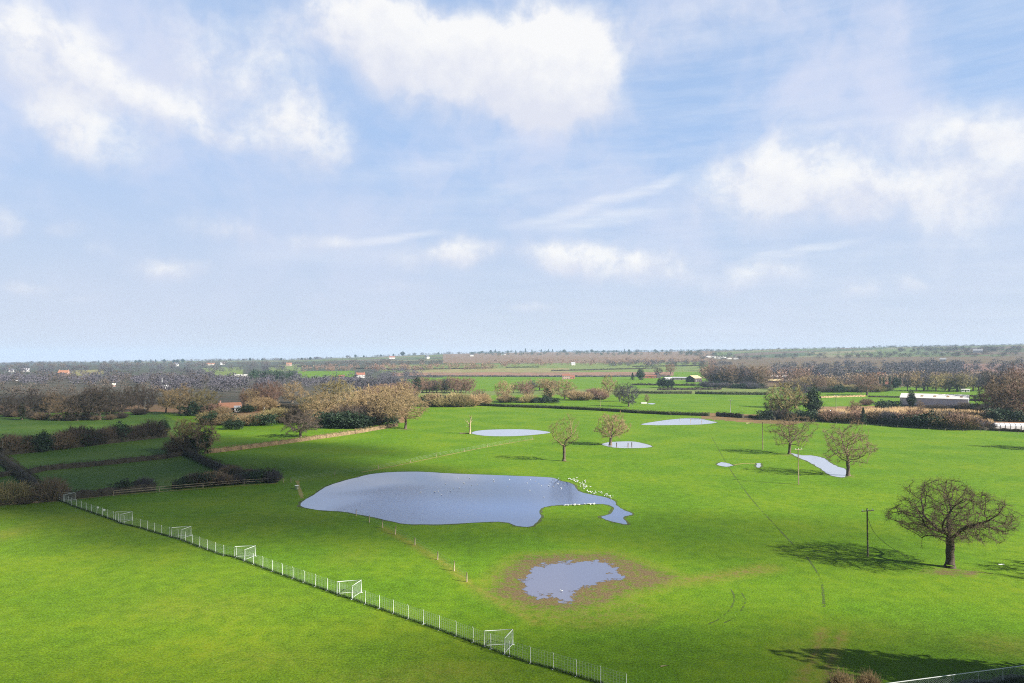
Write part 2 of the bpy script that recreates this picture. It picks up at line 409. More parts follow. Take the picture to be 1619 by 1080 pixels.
pond([(1014, 671), (1040, 666), (1075, 662), (1100, 661), (1125, 666), (1133, 668), (1110, 671), (1070, 672), (1035, 672.3)], WATERL)
pond([(952, 702), (967, 699), (995, 698), (1012, 700), (1031, 706), (1010, 708.5), (975, 708), (958, 705)], WATERL)
pond([(1252, 717), (1268, 720), (1285, 720.5), (1303, 725), (1318, 735), (1338, 743), (1338, 753), (1325, 754.5), (1308, 749), (1296, 740), (1278, 730), (1262, 723)], WATERL, jit=.25)
pond([(1134, 735), (1140, 731), (1152, 733), (1158, 736), (1148, 738)], WATERL, jit=.3)
pond([(1196, 733), (1203, 733), (1202, 738), (1198, 739)], WATERL, jit=.2)
pond([(1024, 638.4), (1030, 637.3), (1036, 638.5), (1031, 639.4)], WATERL)
# shallow muddy puddle with a broken edge
def puddle():
    xs = [p.x for p in PUDW]; ys = [p.y for p in PUDW]
    c = Vector((sum(xs)/len(xs), sum(ys)/len(ys), .012))
    gx = np.linspace(min(xs)-3, max(xs)+4, 150); gy = np.linspace(min(ys)-3, max(ys)+2, 110)
    XX, YY = np.meshgrid(gx, gy); V = np.stack([XX-c.x, YY-c.y, XX*0], -1).reshape(-1, 3)
    i = np.arange(109)[:, None]*150; j = np.arange(149)[None]
    me = npmesh('pond', V, np.stack([i+j, i+j+1, i+150+j+1, i+150+j], -1).reshape(-1, 4))
    sd = sdist(np.stack([XX.ravel(), YY.ravel()], -1), PUDW)
    at = me.attributes.new('edge', 'FLOAT', 'POINT'); at.data.foreach_set('value', sd.astype(np.float32))
    m, t = newmat('puddle_water')
    pos = t.n('ShaderNodeNewGeometry').outputs['Position']
    e = t.attr('edge').outputs['Fac']
    n1 = t.noise(pos, 2.2, 5, .72); n2 = t.noise(pos, .5, 3, .6)
    q = t.math('ADD', e, t.math('ADD', t.math('MULTIPLY', t.math('SUBTRACT', n1, .47), 3.2), t.math('MULTIPLY', t.math('SUBTRACT', n2, .49), 7.)))
    fac = t.mr(q, -.25, .1, 1, 0)
    b = t.n('ShaderNodeBsdfPrincipled'); b.inputs['Base Color'].default_value = (.10, .11, .18, 1); b.inputs['Roughness'].default_value = .1; b.inputs['IOR'].default_value = 2.3
    bp = t.n('ShaderNodeBump'); bp.inputs['Strength'].default_value = .2; bp.inputs['Distance'].default_value = .03; t.l(n1, bp.inputs['Height']); t.l(bp.outputs[0], b.inputs['Normal'])
    tr = t.n('ShaderNodeBsdfTransparent'); mx = t.n('ShaderNodeMixShader'); t.l(fac, mx.inputs[0]); t.l(tr.outputs[0], mx.inputs[1]); t.l(b.outputs[0], mx.inputs[2])
    o = t.n('ShaderNodeOutputMaterial'); t.l(mx.outputs[0], o.inputs[0])
    tag(link('pond', me, m, loc=c), kind='structure')
puddle()
# trodden lines and tyre tracks: thin broken sheets on the grass
RSTRAW = ribbonmat('dry_grass_line', (.24, .22, .05), .62); RMUD = ribbonmat('wheel_rut', (.055, .092, .008), .36)
def spline(pts, sub=8):
    out = []
    for i in range(len(pts)-1):
        p0 = pts[max(i-1, 0)]; p1 = pts[i]; p2 = pts[i+1]; p3 = pts[min(i+2, len(pts)-1)]
        for s_ in range(sub):
            t = s_/sub; out.append(.5*((2*p1)+(p2-p0)*t+(2*p0-5*p1+4*p2-p3)*t*t+(3*p1-p0-3*p2+p3)*t**3))
    return out+[pts[-1]]
def ribbon(name, px, width, mat, z=.006):
    pts = spline([P(*q) for q in px]); V = []
    for i, p in enumerate(pts):
        d = (pts[min(i+1, len(pts)-1)]-pts[max(i-1, 0)]); d.z = 0; d.normalize(); s_ = Vector((-d.y, d.x, 0))*width*.5*random.uniform(.75, 1.25)
        V += [p+s_+Vector((0, 0, z)), p-s_+Vector((0, 0, z))]
    Fc = [(2*i, 2*i+1, 2*i+3, 2*i+2) for i in range(len(pts)-1)]
    tag(link(name, npmesh(name, [tuple(v) for v in V], Fc), mat), kind='structure')
ribbon('path', [(572, 746.5), (630, 735.5), (728, 715), (780, 705), (845, 694)], .9, RSTRAW)
ribbon('path', [(470, 760), (473, 772), (478, 788)], .8, RSTRAW)
ribbon('track', [(1125, 690), (1150, 735), (1185, 785), (1225, 830), (1255, 862)], .28, RMUD)
ribbon('track', [(1275, 880), (1297, 915), (1303, 960)], .3, RMUD)
ribbon('track', [(1156, 932), (1161, 945), (1155, 962), (1138, 978), (1120, 987)], .22, RMUD)
ribbon('track', [(1173, 938), (1178, 950), (1172, 965), (1160, 977), (1145, 985)], .22, RMUD)
ribbon('track', [(1165, 761), (1210, 763), (1258, 766)], .4, RMUD)
ribbon('path', [(0, 798), (94, 792), (170, 784), (250, 777.5), (330, 771.5), (440, 764)], .7, RSTRAW)
ribbon('path', [(1158, 735.5), (1175, 733), (1197, 733)], .9, RSTRAW)
ribbon('path', [(640, 640), (700, 643), (770, 645)], 2., RSTRAW)

# ------------------------------------------------------------------ trees
def colonize(attr, nodes, par, infl, kill, step, rng, up=.05, maxit=160, jit=.12):
    nodes = [np.array(p, float) for p in nodes]; par = list(par); live = [np.array(a) for a in attr]; nch = [0]*len(nodes)
    for p in par:
        if p >= 0: nch[p] += 1
    for it in range(maxit):
        kd = kdtree.KDTree(len(nodes))
        for i, p in enumerate(nodes): kd.insert(p, i)
        kd.balance(); acc = {}; keep = []
        for a in live:
            co, i, d = kd.find(a)
            if d < kill: continue
            keep.append(a)
            if d < infl:
                v = (a-nodes[i])/max(d, 1e-6)
                acc[i] = acc[i]+v if i in acc else v.copy()
        live = keep
        if not acc: break
        added = 0
        for i, v in acc.items():
            if nch[i] >= 3: continue
            v = v/max(np.linalg.norm(v), 1e-6)+np.array([0, 0, up])+rng.normal(0, jit, 3)
            v /= np.linalg.norm(v); q = nodes[i]+v*step
            if kd.find(q)[2] < step*.35: continue
            nodes.append(q); par.append(i); nch.append(0); nch[i] += 1; added += 1
        if not added: break
    return np.array(nodes), np.array(par)
def make_tree(seed, H, RX, RY, fork, tr, nattr, twigs, twr, tip=.018, zc=None, step=None, lean=(0, 0), limbs=6, thick=.14, flat=.0, low=.25, expo=2.35, twl=(.5, 1.1), lk=1.):
    """bare deciduous tree, base at the origin -> (trunk mesh, crown mesh)"""
    rng = np.random.default_rng(seed); step = step or H*.03
    cz = zc if zc else fork+(H-fork)*.42; az = H-cz; bz = cz-fork*low-H*.04
    pts = []
    while len(pts) < nattr:
        q = rng.uniform(-1, 1, 3); rr = np.linalg.norm(q)
        if rr > 1 or rr < .25 and rng.random() < .6: continue
        if rng.random() > .35+.65*rr: continue
        lump = 1+lk*(.2*math.sin(q[0]*6+seed)*math.cos(q[1]*5+seed*2)+.16*math.sin(q[2]*6+q[0]*3+seed))
        q = q*lump
        z = cz+q[2]*(az if q[2] > 0 else bz)
        pts.append((q[0]*RX+lean[0]*z/H, q[1]*RY+lean[1]*z/H, z))
    nodes = []; par = []
    nt_ = max(3, int(fork/step))
    for i in range(nt_+1):
        z = fork*i/nt_; nodes.append((lean[0]*z/H*.7+rng.normal(0, .03)*(i > 0), lean[1]*z/H*.7+rng.normal(0, .03)*(i > 0), z)); par.append(i-1)
    top = nt_
    for k in range(limbs):
        a = k/limbs*2*math.pi+rng.uniform(-.4, .4); el = rng.uniform(.2, .8) if k else 1.35
        d = np.array([math.cos(a)*math.cos(el), math.sin(a)*math.cos(el)*RY/RX, math.sin(el)]); p = np.array(nodes[top-(k % 2)], float); prev = top-(k % 2)
        L = (RX*.5*math.cos(el)+(H-fork)*.55*math.sin(el)); n_ = int(L/step)
        for s_ in range(n_):
            d = d+rng.normal(0, .17, 3)+np.array([0, 0, .03]); d /= np.linalg.norm(d); p = p+d*step
            nodes.append(tuple(p)); par.append(prev); prev = len(nodes)-1
    N, PR = colonize(pts, nodes, par, RX*.55, step*1.25, step, rng)
    n = len(N); rad = np.zeros(n); kids = np.zeros(n, int)
    for i in range(n-1, 0, -1):
        if kids[i] == 0: rad[i] = tip**expo
        rad[PR[i]] += rad[i]; kids[PR[i]] += 1
    rad = rad**(1/expo); rad = rad*np.interp(rad/rad[0], [0, .3, 1], [1, 1, tr/rad[0]]) if True else rad
    rad[:nt_+1] = np.maximum(rad[:nt_+1], tr*.82)
    fl = np.interp(N[:nt_+1, 2], [0, fork*.12, fork*.3], [1.55, 1.12, 1.]); rad[:nt_+1] *= fl
    idx = np.arange(1, n); p = PR[1:]; r1 = rad[idx]; r0 = np.minimum(rad[p], r1*1.35+.004); big = (r1 > thick) | (idx <= nt_)
    d = N[idx]-N[p]; P1 = N[idx]+d*.06; 
    r0 = np.where(idx <= nt_, rad[p], r0)
    VT, FT = tubes((N[p]-d*.04)[big], P1[big], r0[big], r1[big], 8)
    sm = ~big
    VC, FC = tubes(N[p][sm], P1[sm], r0[sm], r1[sm], 4)
    cand = idx[(r1 < tip*3.2)]; S = []; E = []; S2 = []; E2 = []
    for i in cand:
        bd = N[i]-N[PR[i]]; bd /= np.linalg.norm(bd)
        for _ in range(twigs if kids[i] else twigs+2):
            v = bd*rng.uniform(.2, 1.1)+rng.normal(0, .62, 3)+np.array([0, 0, .18]); v /= np.linalg.norm(v); L = rng.uniform(*twl)
            a = N[i]-bd*rng.uniform(0, step); m = a+v*L*.5; v2 = v+rng.normal(0, .35, 3)+np.array([0, 0, .12]); v2 /= np.linalg.norm(v2); e = m+v2*L*.55
            S.append(a); E.append(m); S2.append(m); E2.append(e)
    VT2, FT2 = tubes(S, E, twr, twr*.85, 3); VT3, FT3 = tubes(S2, E2, twr*.85, twr*.45, 3)
    V = np.concatenate([VC, VT2, VT3]); Fc = np.concatenate([FC, FT2+len(VC), FT3+len(VC)+len(VT2)])
    return npmesh('trunk', VT, FT, True), npmesh('crown', V, Fc)
def shards(n, rx, ry, rz, cz, size, rng, shell=.55, lump=.25):
    """leaf / twig clumps spread through a lumpy crown volume, as small bent triangles"""
    q = rng.normal(0, 1, (n, 3)); q /= np.linalg.norm(q, axis=1, keepdims=True)
    rr = rng.uniform(shell, 1, (n, 1))**.6
    ph = rng.uniform(0, 6.28, 4)
    l = 1+lump*(np.sin(q[:, 0]*4+ph[0])*np.cos(q[:, 1]*4+ph[1])+.6*np.sin(q[:, 2]*7+ph[2]))[:, None]
    c = q*rr*l*np.array([rx, ry, rz])+np.array([0, 0, cz])
    a = rng.normal(0, 1, (n, 3)); a /= np.linalg.norm(a, axis=1, keepdims=True); b = np.cross(a, rng.normal(0, 1, (n, 3))); b /= np.linalg.norm(b, axis=1, keepdims=True)
    s_ = rng.uniform(.5, 1.2, (n, 1))*size
    V = np.stack([c-a*s_*.5-b*s_*.25, c+a*s_*.5-b*s_*.2, c+b*s_*.45], 1).reshape(-1, 3)
    return V, np.arange(n*3).reshape(-1, 3)
def sticks(n, rx, ry, H, rng, rad=.02, stems=9):
    """bare multi-stemmed bush"""
    S = []; E = []; r0 = []; r1 = []
    for _ in range(n):
        a = rng.uniform(0, 6.283); t = rng.uniform(0, 1)**.5
        b = np.array([math.cos(a)*rx*.3*t, math.sin(a)*ry*.3*t, 0])
        el = rng.uniform(.0, 1.)
        e = np.array([math.cos(a)*rx*t, math.sin(a)*ry*t, H*math.sqrt(max(0, 1-.85*t*t))*rng.uniform(.7, 1.06)])
        m = b+(e-b)*.5+rng.normal(0, .1, 3)*H*.35; m[2] = abs(m[2])
        S += [b, m]; E += [m, e]; r0 += [rad*1.5, rad]; r1 += [rad, rad*.5]
        for _k in range(5):
            f = rng.uniform(.35, 1); p = m+(e-m)*f if rng.random() < .7 else b+(m-b)*f
            v = (e-b)/np.linalg.norm(e-b)+rng.normal(0, .6, 3); v /= np.linalg.norm(v)
            S.append(p); E.append(p+v*rng.uniform(.12, .3)*H); r0.append(rad*.8); r1.append(rad*.4)
    E = np.array(E); E[:, 2] = np.maximum(E[:, 2], .02)
    return tubes(np.array(S), E, np.array(r0), np.array(r1), 3)

def tree_thing(name, meshes, tw, loc, rz, s, label, group=None, bark=BARK, cat='tree', ivy=None):
    o = empty(name, loc, rz, s); tag(o, label, cat, group)
    if isinstance(s, (int, float)): s = (s, s, s)
    for nm, me, mt in (('trunk', meshes[0], bark), ('crown', meshes[1], TW[tw] if isinstance(tw, str) else tw)):
        c = link(nm, me, None, o)
        if len(me.materials) == 0: me.materials.append(mt)
        c.material_slots[0].link = 'OBJECT'; c.material_slots[0].material = mt
    if ivy:
        c = link('ivy', ivy, None, o)
        if len(ivy.materials) == 0: ivy.materials.append(IVY)
    return o
def single(name, me, mat, loc, rz, s, label, cat, group=None):
    o = link(name, me, None, None, loc); o.rotation_euler = (0, 0, rz); o.scale = s if hasattr(s, '__len__') else (s, s, s)
    if len(me.materials) == 0: me.materials.append(mat)
    o.material_slots[0].link = 'OBJECT'; o.material_slots[0].material = mat
    return tag(o, label, cat, group)
def depth(p): return p.y*math.cos(PITCH)-(p.z-CAMZ)*math.sin(PITCH)

# --- the single trees standing in the open field, each grown for itself
def field_tree(px, by, label, tw, seed, H, RX, **kw):
    bark = kw.pop('bark', BARK); name = kw.pop('name', 'bare_tree'); rz = kw.pop('rz', 0)
    me = make_tree(seed, H, RX, kw.pop('RY', RX*.9), **kw)
    return tree_thing(name, me, tw, P(px, by), rz, 1.0, label, bark=bark)
field_tree(1502, 897, 'huge spreading bare oak with thick dark trunk, casting a long shadow across the field', simple('twig_oak', (.115, .082, .054), .9, .3, .5), 11, 13.0, 7.9,
           name='oak_tree', fork=4.3, tr=.56, nattr=1250, twigs=4, twr=.012, twl=(.5, 1.2), tip=.02, limbs=8, thick=.07, step=.36, bark=BARKDARK, lk=.55, lean=(.5, 0), zc=6.9, low=.75, expo=2.0, RY=7.8)
field_tree(892, 729, 'tall thin bare tree with pale forked trunk, right above the big pond', 'olive', 21, 13.6, 4.9,
           fork=4.6, tr=.42, nattr=420, twigs=2, twr=.018, tip=.026, limbs=6, thick=.15, step=.42, zc=8.6, low=.9, expo=2.1)
field_tree(965, 704, 'round dense bare tree leaning over its small puddle', 'tan', 31, 11.8, 6.0,
           fork=3.0, tr=.5, nattr=620, twigs=4, twr=.026, tip=.03, limbs=8, thick=.16, step=.42, lean=(1.6, 0), low=.9, zc=6.3)
field_tree(1248, 718, 'crooked bare tree forking low at the upper end of the narrow stream of floodwater', 'brown', 41, 12.8, 7.0,
           fork=3.4, tr=.45, nattr=560, twigs=3, twr=.021, tip=.027, limbs=6, thick=.16, step=.42, lean=(1.5, 0), low=.7)
field_tree(1341, 752, 'upright bare tree with straight trunk at the lower end of the narrow stream of floodwater', 'brown', 51, 14.0, 6.7,
           fork=4.0, tr=.45, nattr=680, twigs=3, twr=.019, tip=.024, limbs=8, thick=.15, step=.42, low=.7)
field_tree(641, 678, 'tan bare tree with pale leaning trunk at the right end of the brown clipped hedge', 'tan', 61, 15.2, 9.2,
           fork=3.6, tr=.55, nattr=620, twigs=4, twr=.035, tip=.035, limbs=6, thick=.2, step=.5, lean=(1.8, 0), low=.9)
field_tree(475, 691, 'dark spreading bare tree standing over the brown clipped hedge', 'dark', 71, 9.8, 8.2,
           fork=2.4, tr=.5, nattr=520, twigs=5, twr=.03, tip=.033, limbs=8, thick=.2, step=.45, low=.4, zc=5.0)
# trees just right of the frame whose shade reaches into it
for (x, y, sd) in ((86, 89, 81), (62, 60, 82), (52, 57.5, 83), (105, 218, 84)):
    pass
# pale dead tree
def dead_tree():
    o = empty('dead_tree', P(743, 686), 0, 1); tag(o, 'bleached dead tree stump with bare broken limbs beside the oval pond', 'tree')
    mb = MB(); mb.tube([(0, 0, -.1), (.1, 0, 2), (.0, 0, 4.2), (.35, .1, 6.3), (.5, .1, 7.6)], [.45, .33, .28, .2, .09], 9)
    mb.build('trunk', BARKPALE, o, smooth=True)
    mb = MB()
    for pts, r in (([(0, 0, 3.4), (-.9, .1, 4.6), (-1.5, .2, 6.2)], [.2, .14, .04]), ([(.1, 0, 4.4), (.9, -.2, 5.4), (1.2, -.2, 6.6)], [.18, .12, .04]), ([(.0, 0, 2.8), (-.9, 0, 3.2), (-1.6, .1, 3.0)], [.16, .1, .05]),
                   ([(.35, .1, 6.3), (-.1, .2, 7.2), (-.2, .2, 7.9)], [.14, .08, .03]), ([(-.9, .1, 4.6), (-1.8, 0, 5.2), (-2.3, .1, 6.2)], [.1, .07, .03])):
        mb.tube(pts, r, 6)
    mb.build('limb', BARKPALE, o, smooth=True)
dead_tree()
def fallen(px, py, label, L, seed, mat=None, name='fallen_log'):
    mb = MB(); rn = random.Random(seed)
    mb.tube([(-L/2, 0, .22), (0, .1, .26), (L/2, .3, .2)], [.24, .2, .12], 8)
    for _ in range(6):
        a = rn.uniform(-L/2, L/2); mb.tube([(a, 0, .2), (a+rn.uniform(-.8, .8), rn.uniform(-.8, .8), rn.uniform(.3, 1.1))], [.08, .03], 5)
    tag(mb.build(name, mat or BARK, None, P(px, py), True), label, 'log')
fallen(735, 686, 'dark fallen log lying at the foot of the bleached dead tree', 4.0, 1)
fallen(1184, 670, 'pale fallen log lying in the muddy ground left of the big olive tree', 2.6, 2, BARKPALE)
fallen(92, 664, 'heap of reddish cut branches at the edge of the left tree belt', 7, 3, simple('cut_wood', (.24, .13, .08), .9))

# --- kinds of trees that recur farther off
KINDS = {}
for k, (sd, H, RX, kw) in {
    'round': (101, 13, 6.2, dict(fork=3.0, tr=.42, low=.5)), 'wide': (102, 12, 7.4, dict(fork=2.6, tr=.5, low=.4)),
    'tall': (103, 15, 4.8, dict(fork=4.0, tr=.4, low=.6)), 'broken': (104, 13, 5.6, dict(fork=3.4, tr=.42, lean=(1.6, .6), low=.6)),
    'dome': (105, 12.5, 6.6, dict(fork=2.0, tr=.45, low=.2)), 'upright': (106, 14, 4.0, dict(fork=3.0, tr=.36, low=.4)),
}.items():
    KINDS[k] = (make_tree(sd, H, RX, RX*.95, nattr=330, twigs=4, twr=.042, tip=.042, limbs=7, thick=.16, step=.6, twl=(.7, 1.6), **kw), H, RX)
def leafy(seed, n, rx, rz, cz, size, **kw):
    rng = np.random.default_rng(seed); V, Fc = shards(n, rx, rx*.9, rz, cz, size, rng, **kw); V[:, 2] = np.maximum(V[:, 2], .03); return npmesh('foliage', V, Fc)
def trunkmesh(H, r):
    mb = MB(); mb.tube([(0, 0, -.1), (0, 0, H*.5), (0.05, 0, H)], [r*1.3, r, r*.5], 7); return mb.mesh('trunk', True)
IVYM = leafy(5, 1500, 2.3, 4.6, 5.2, .55, shell=.2)
CONE = []
rng = np.random.default_rng(9); n = 1500; t = rng.uniform(0, 1, n)**.8; a = rng.uniform(0, 6.283, n); rr = (1-t)*2.7*rng.uniform(.55, 1.1, n)*(1+.25*np.sin(t*26))
c = np.stack([np.cos(a)*rr, np.sin(a)*rr, .6+t*11.2], -1); d = np.stack([np.cos(a), np.sin(a), -.35+0*a], -1)*rng.uniform(.3, .8, (n, 1)); e = np.stack([-np.sin(a), np.cos(a), 0*a], -1)*.28
CONEM = npmesh('foliage', np.stack([c-e, c+e, c+d], 1).reshape(-1, 3), np.arange(n*3).reshape(-1, 3))
EVERM = leafy(6, 3200, 3.6, 4.6, 5.0, .66, shell=.25)
POPM = leafy(7, 1500, 1.5, 6.6, 7.0, .5, shell=.1)
TRK = trunkmesh(6, .3)
BUSHE = leafy(8, 1500, 2.2, 1.5, 1.5, .36, shell=.2, lump=.35); BUSHE2 = leafy(18, 1500, 2.2, 1.6, 1.6, .36, shell=.2, lump=.45)
def bushm(seed, n, rad): V, Fc = sticks(n, 2.2, 2.2, 3.0, np.random.default_rng(seed), rad); return npmesh('bush', V, Fc)
BUSHB = [bushm(31, 230, .028), bushm(32, 260, .028), bushm(33, 200, .03)]
cnt = [0]
def T(px, by, hp, kind, tw, label, group=None, D=None, wf=1.0, cat=None):
    """one tree of a recurring kind: base pixel, height in pixels"""
    cnt[0] += 1; rn = random.Random(cnt[0]*17+3)
    p = P(px, by) if D is None else atD(px, D)
    h = hp*depth(p)/F; rz = rn.uniform(0, 6.28)
    if kind in KINDS:
        me, H, RX = KINDS[kind]; s = h/H
        return tree_thing('bare_tree', me, tw, p, rz, (s*wf, s*wf, s), label, group)
    if kind == 'ivy':
        me, H, RX = KINDS['upright']; s = h/H
        return tree_thing('ivy_tree', me, tw, p, rz, (s*wf, s*wf, s), label, group, ivy=IVYM)
    if kind in ('conifer', 'evergreen', 'poplar'):
        me, H = {'conifer': (CONEM, 11.8), 'evergreen': (EVERM, 9.6), 'poplar': (POPM, 13.6)}[kind]; s = h/H
        return tree_thing({'conifer': 'conifer_tree', 'evergreen': 'evergreen_tree', 'poplar': 'tall_evergreen_tree'}[kind], (TRK, me), EVER, p, rz, (s*wf, s*wf, s), label, group)
    if kind == 'bush':
        return single('bare_shrub', BUSHB[rn.randrange(3)], TW[tw], p, rz, (h/3*wf, h/3*wf, h/3), label, 'shrub', group)
    if kind == 'evbush':
        return single('evergreen_shrub', rn.choice([BUSHE, BUSHE2]), EVER, p, rz, (h/3*wf, h/3*wf, h/3), label, 'shrub', group)
def row(pts, n, h, kinds, tws, label, group, wf=1.0, jit=2.0):
    L = [math.dist(pts[i], pts[i+1]) for i in range(len(pts)-1)]; tot = sum(L); rn = random.Random(int(pts[0][0]*7+pts[0][1]*3+n))
    for i in range(n):
        d = (i+.5+rn.uniform(-.35, .35))/n*tot; k = 0
        while k < len(L)-1 and d > L[k]: d -= L[k]; k += 1
        f = min(d/L[k], 1); x = pts[k][0]+(pts[k+1][0]-pts[k][0])*f; y = pts[k][1]+(pts[k+1][1]-pts[k][1])*f+rn.uniform(-jit, jit)*.5
        T(x, y, rn.uniform(*h), rn.choice(kinds), rn.choice(tws), label, group, wf=wf*rn.uniform(.85, 1.2))
BK = ['round', 'wide', 'dome', 'broken', 'tall']

# left belt, in cloud shade
for x, y, h, k, tw in ((8, 655, 30, 'dome', 'dark'), (22, 657, 32, 'round', 'dark'), (35, 664, 38, 'ivy', 'dark'), (50, 653, 36, 'tall', 'dark'), (66, 656, 34, 'round', 'dark'), (78, 656, 36, 'broken', 'brown'),
                       (92, 653, 34, 'dome', 'dark'), (104, 665, 40, 'wide', 'brown'), (122, 665, 42, 'dome', 'dark'), (140, 664, 52, 'round', 'dark'), (157, 664, 52, 'wide', 'dark'), (176, 661, 46, 'dome', 'dark'),
                       (194, 656, 42, 'round', 'dark'), (208, 652, 38, 'tall', 'dark'), (220, 650, 42, 'broken', 'dark'), (234, 649, 36, 'dome', 'dark')):
    T(x, y, h, k, tw, 'bare brown tree in the shaded belt along the top of the left fields', 'trees in the left belt', wf=.92)
row([(0, 657), (100, 666), (190, 662), (240, 651)], 12, (8, 13), ['bush'], ['dark', 'brown'], 'brown thicket bush at the foot of the shaded left tree belt', 'bushes under the left belt', 1.5)
T(63, 651, 13, 'evbush', 'dark', 'dark evergreen bush tucked between the trunks of the shaded left belt', wf=1.6)
# round the bungalow
T(284, 655, 46, 'round', 'tan', 'large tan bare tree standing left of the orange roofed bungalow', wf=1.25)
T(322, 655, 41, 'dome', 'olive', 'yellowish bare tree just left of the orange roofed bungalow', wf=1.1)
T(262, 653, 34, 'broken', 'tan', 'smaller tan tree at the corner of the upper left field')
T(306, 657, 20, 'evbush', 'dark', 'dark bush under the two tan trees left of the bungalow', wf=1.4)
T(336, 656, 17, 'bush', 'red', 'reddish bush at the left wall of the bungalow', wf=1.6)
T(352, 657, 14, 'bush', 'tan', 'tan bush before the middle of the bungalow front', wf=1.5)
T(391, 652, 12, 'evbush', 'dark', 'dark bush at the right end of the bungalow', wf=1.8)
row([(384, 646), (440, 640)], 7, (26, 40), BK, ['tan', 'red'], 'orange tan tree right of the bungalow', 'tan trees beside the bungalow')
row([(400, 650), (425, 648)], 3, (14, 20), ['bush'], ['straw', 'red'], 'orange tan bush in the garden right of the bungalow', 'bushes beside the bungalow', 1.4)
T(462, 637, 34, 'dome', 'tan', 'golden round tree behind the dark bramble hedge', wf=1.2)
row([(318, 671), (430, 672)], 9, (14, 20), ['bush', 'evbush', 'bush'], ['olive', 'tan'], 'shrub in the tall rough hedge below the bungalow', 'shrubs in the hedge below the bungalow', 1.5)
row([(425, 668), (480, 668)], 5, (18, 24), ['bush'], ['olive', 'tan', 'dark'], 'scrubby bush behind the dark spreading tree', 'scrub behind the dark spreading tree', 1.4)
# the sunny copse left of the tan tree
for x, y, h, k, tw, w in ((508, 672, 54, 'dome', 'tan', 1.15), (535, 660, 62, 'round', 'olive', 1.25), (560, 668, 48, 'wide', 'tan', 1.1), (588, 667, 58, 'dome', 'tan', 1.05), (604, 672, 58, 'round', 'tan', 1.1), (627, 655, 52, 'round', 'tan', 1.2), (488, 664, 42, 'round', 'olive', 1.1), (648, 650, 36, 'dome', 'tan', 1.)):
    T(x, y, h, k, tw, 'tall golden brown bare tree in the sunlit copse at the end of the brown hedge', 'trees of the sunlit copse', wf=w)
row([(515, 676), (580, 677)], 7, (18, 26), ['evbush'], ['dark'], 'dark evergreen undergrowth bush at the foot of the sunlit copse', 'undergrowth of the sunlit copse', 1.3)
row([(540, 672), (600, 671)], 4, (24, 34), ['bush'], ['purple', 'dark'], 'purplish brown bush among the trunks of the sunlit copse', 'brown bushes of the sunlit copse', 1.3)
T(620, 672, 16, 'evbush', 'dark', 'dark ivy bush between the copse and the leaning tan tree', wf=1.2)
# shaded group in the corner of the hedged fields
T(284, 716, 52, 'broken', 'olive', 'grey leaning bare tree at the meeting of the shaded hedges', wf=.95)
T(300, 714, 48, 'round', 'brown', 'bushy bare tree between two others at the meeting of the shaded hedges')
T(325, 717, 56, 'ivy', 'brown', 'bare tree with a thick dark ivy covered trunk at the start of the brown hedge', wf=1.3)
T(306, 716, 24, 'evbush', 'dark', 'dark evergreen bush below the leaning bare tree', wf=.9)
T(283, 718, 27, 'bush', 'dark', 'dark bramble bush under the leaning bare tree', wf=1.3)
T(233, 691, 23, 'conifer', 'dark', 'small dark conifer on the shaded upper hedge', wf=1.3)
T(258, 691, 26, 'evergreen', 'dark', 'round dark evergreen tree at the right end of the shaded upper hedge', wf=1.2)
T(362, 679, 16, 'evbush', 'dark', 'left one of two dark bushes at the edge of the bright small field', wf=.9)
T(377, 679, 16, 'evbush', 'dark', 'right one of two dark bushes at the edge of the bright small field', wf=.9)
# shaded hedgerow shrubs
row([(4, 719), (72, 713)], 8, (22, 30), ['bush', 'evbush'], ['dark', 'brown'], 'shrub in the left part of the shaded upper hedgerow', 'left shrubs of the upper hedgerow', .9)
T(68, 714, 31, 'evergreen', 'dark', 'dark pointed evergreen at the gap of the shaded upper hedgerow', wf=1.0)
row([(92, 710), (160, 702), (245, 692)], 16, (20, 32), ['bush', 'bush', 'evbush'], ['dark', 'dark', 'brown'], 'shrub in the long right part of the shaded upper hedgerow', 'right shrubs of the upper hedgerow', 1.0)
T(80, 792, 36, 'bush', 'brown', 'large round bare bush at the corner behind the far goal', wf=1.0)
T(14, 796, 34, 'bush', 'olive', 'wide olive bush at the left edge in front of the shaded field', wf=1.5)
T(45, 796, 18, 'bush', 'brown', 'low bramble bush left of the far goal', wf=1.3)
T(100, 788, 16, 'bush', 'dark', 'low dark bush right behind the far goal', wf=1.2)
T(197, 778, 20, 'evbush', 'dark', 'black green bush in the middle of the front hedge', wf=1.25)
T(228, 775, 20, 'bush', 'purple', 'purplish bare bush at the gap of the front hedge', wf=1.2)
row([(285, 771), (425, 761)], 10, (14, 22), ['bush', 'evbush', 'bush'], ['dark', 'purple', 'brown'], 'bramble bush in the right part of the front hedge', 'brambles of the front hedge', 1.4)
T(365, 752, 16, 'bush', 'brown', 'brown bush at the bend of the diagonal hedge', wf=1.6)
T(432, 763, 19, 'bush', 'purple', 'rounded bramble bush at the right end of the front hedge', wf=1.1)
# olive thicket and the tan blocks right of it
row([(668, 641), (735, 644)], 9, (14, 22), ['bush', 'bush', 'evbush'], ['olive', 'tan'], 'olive scrub bush on the bank behind the bleached dead tree', 'scrub behind the dead tree', 1.2)
row([(712, 643), (768, 641)], 6, (15, 20), ['bush'], ['straw'], 'straw coloured bush in the block left of the long dark hedge', 'straw coloured bushes', 1.3)
T(757, 634, 19, 'dome', 'red', 'reddish tree behind the straw coloured bushes', wf=1.2)
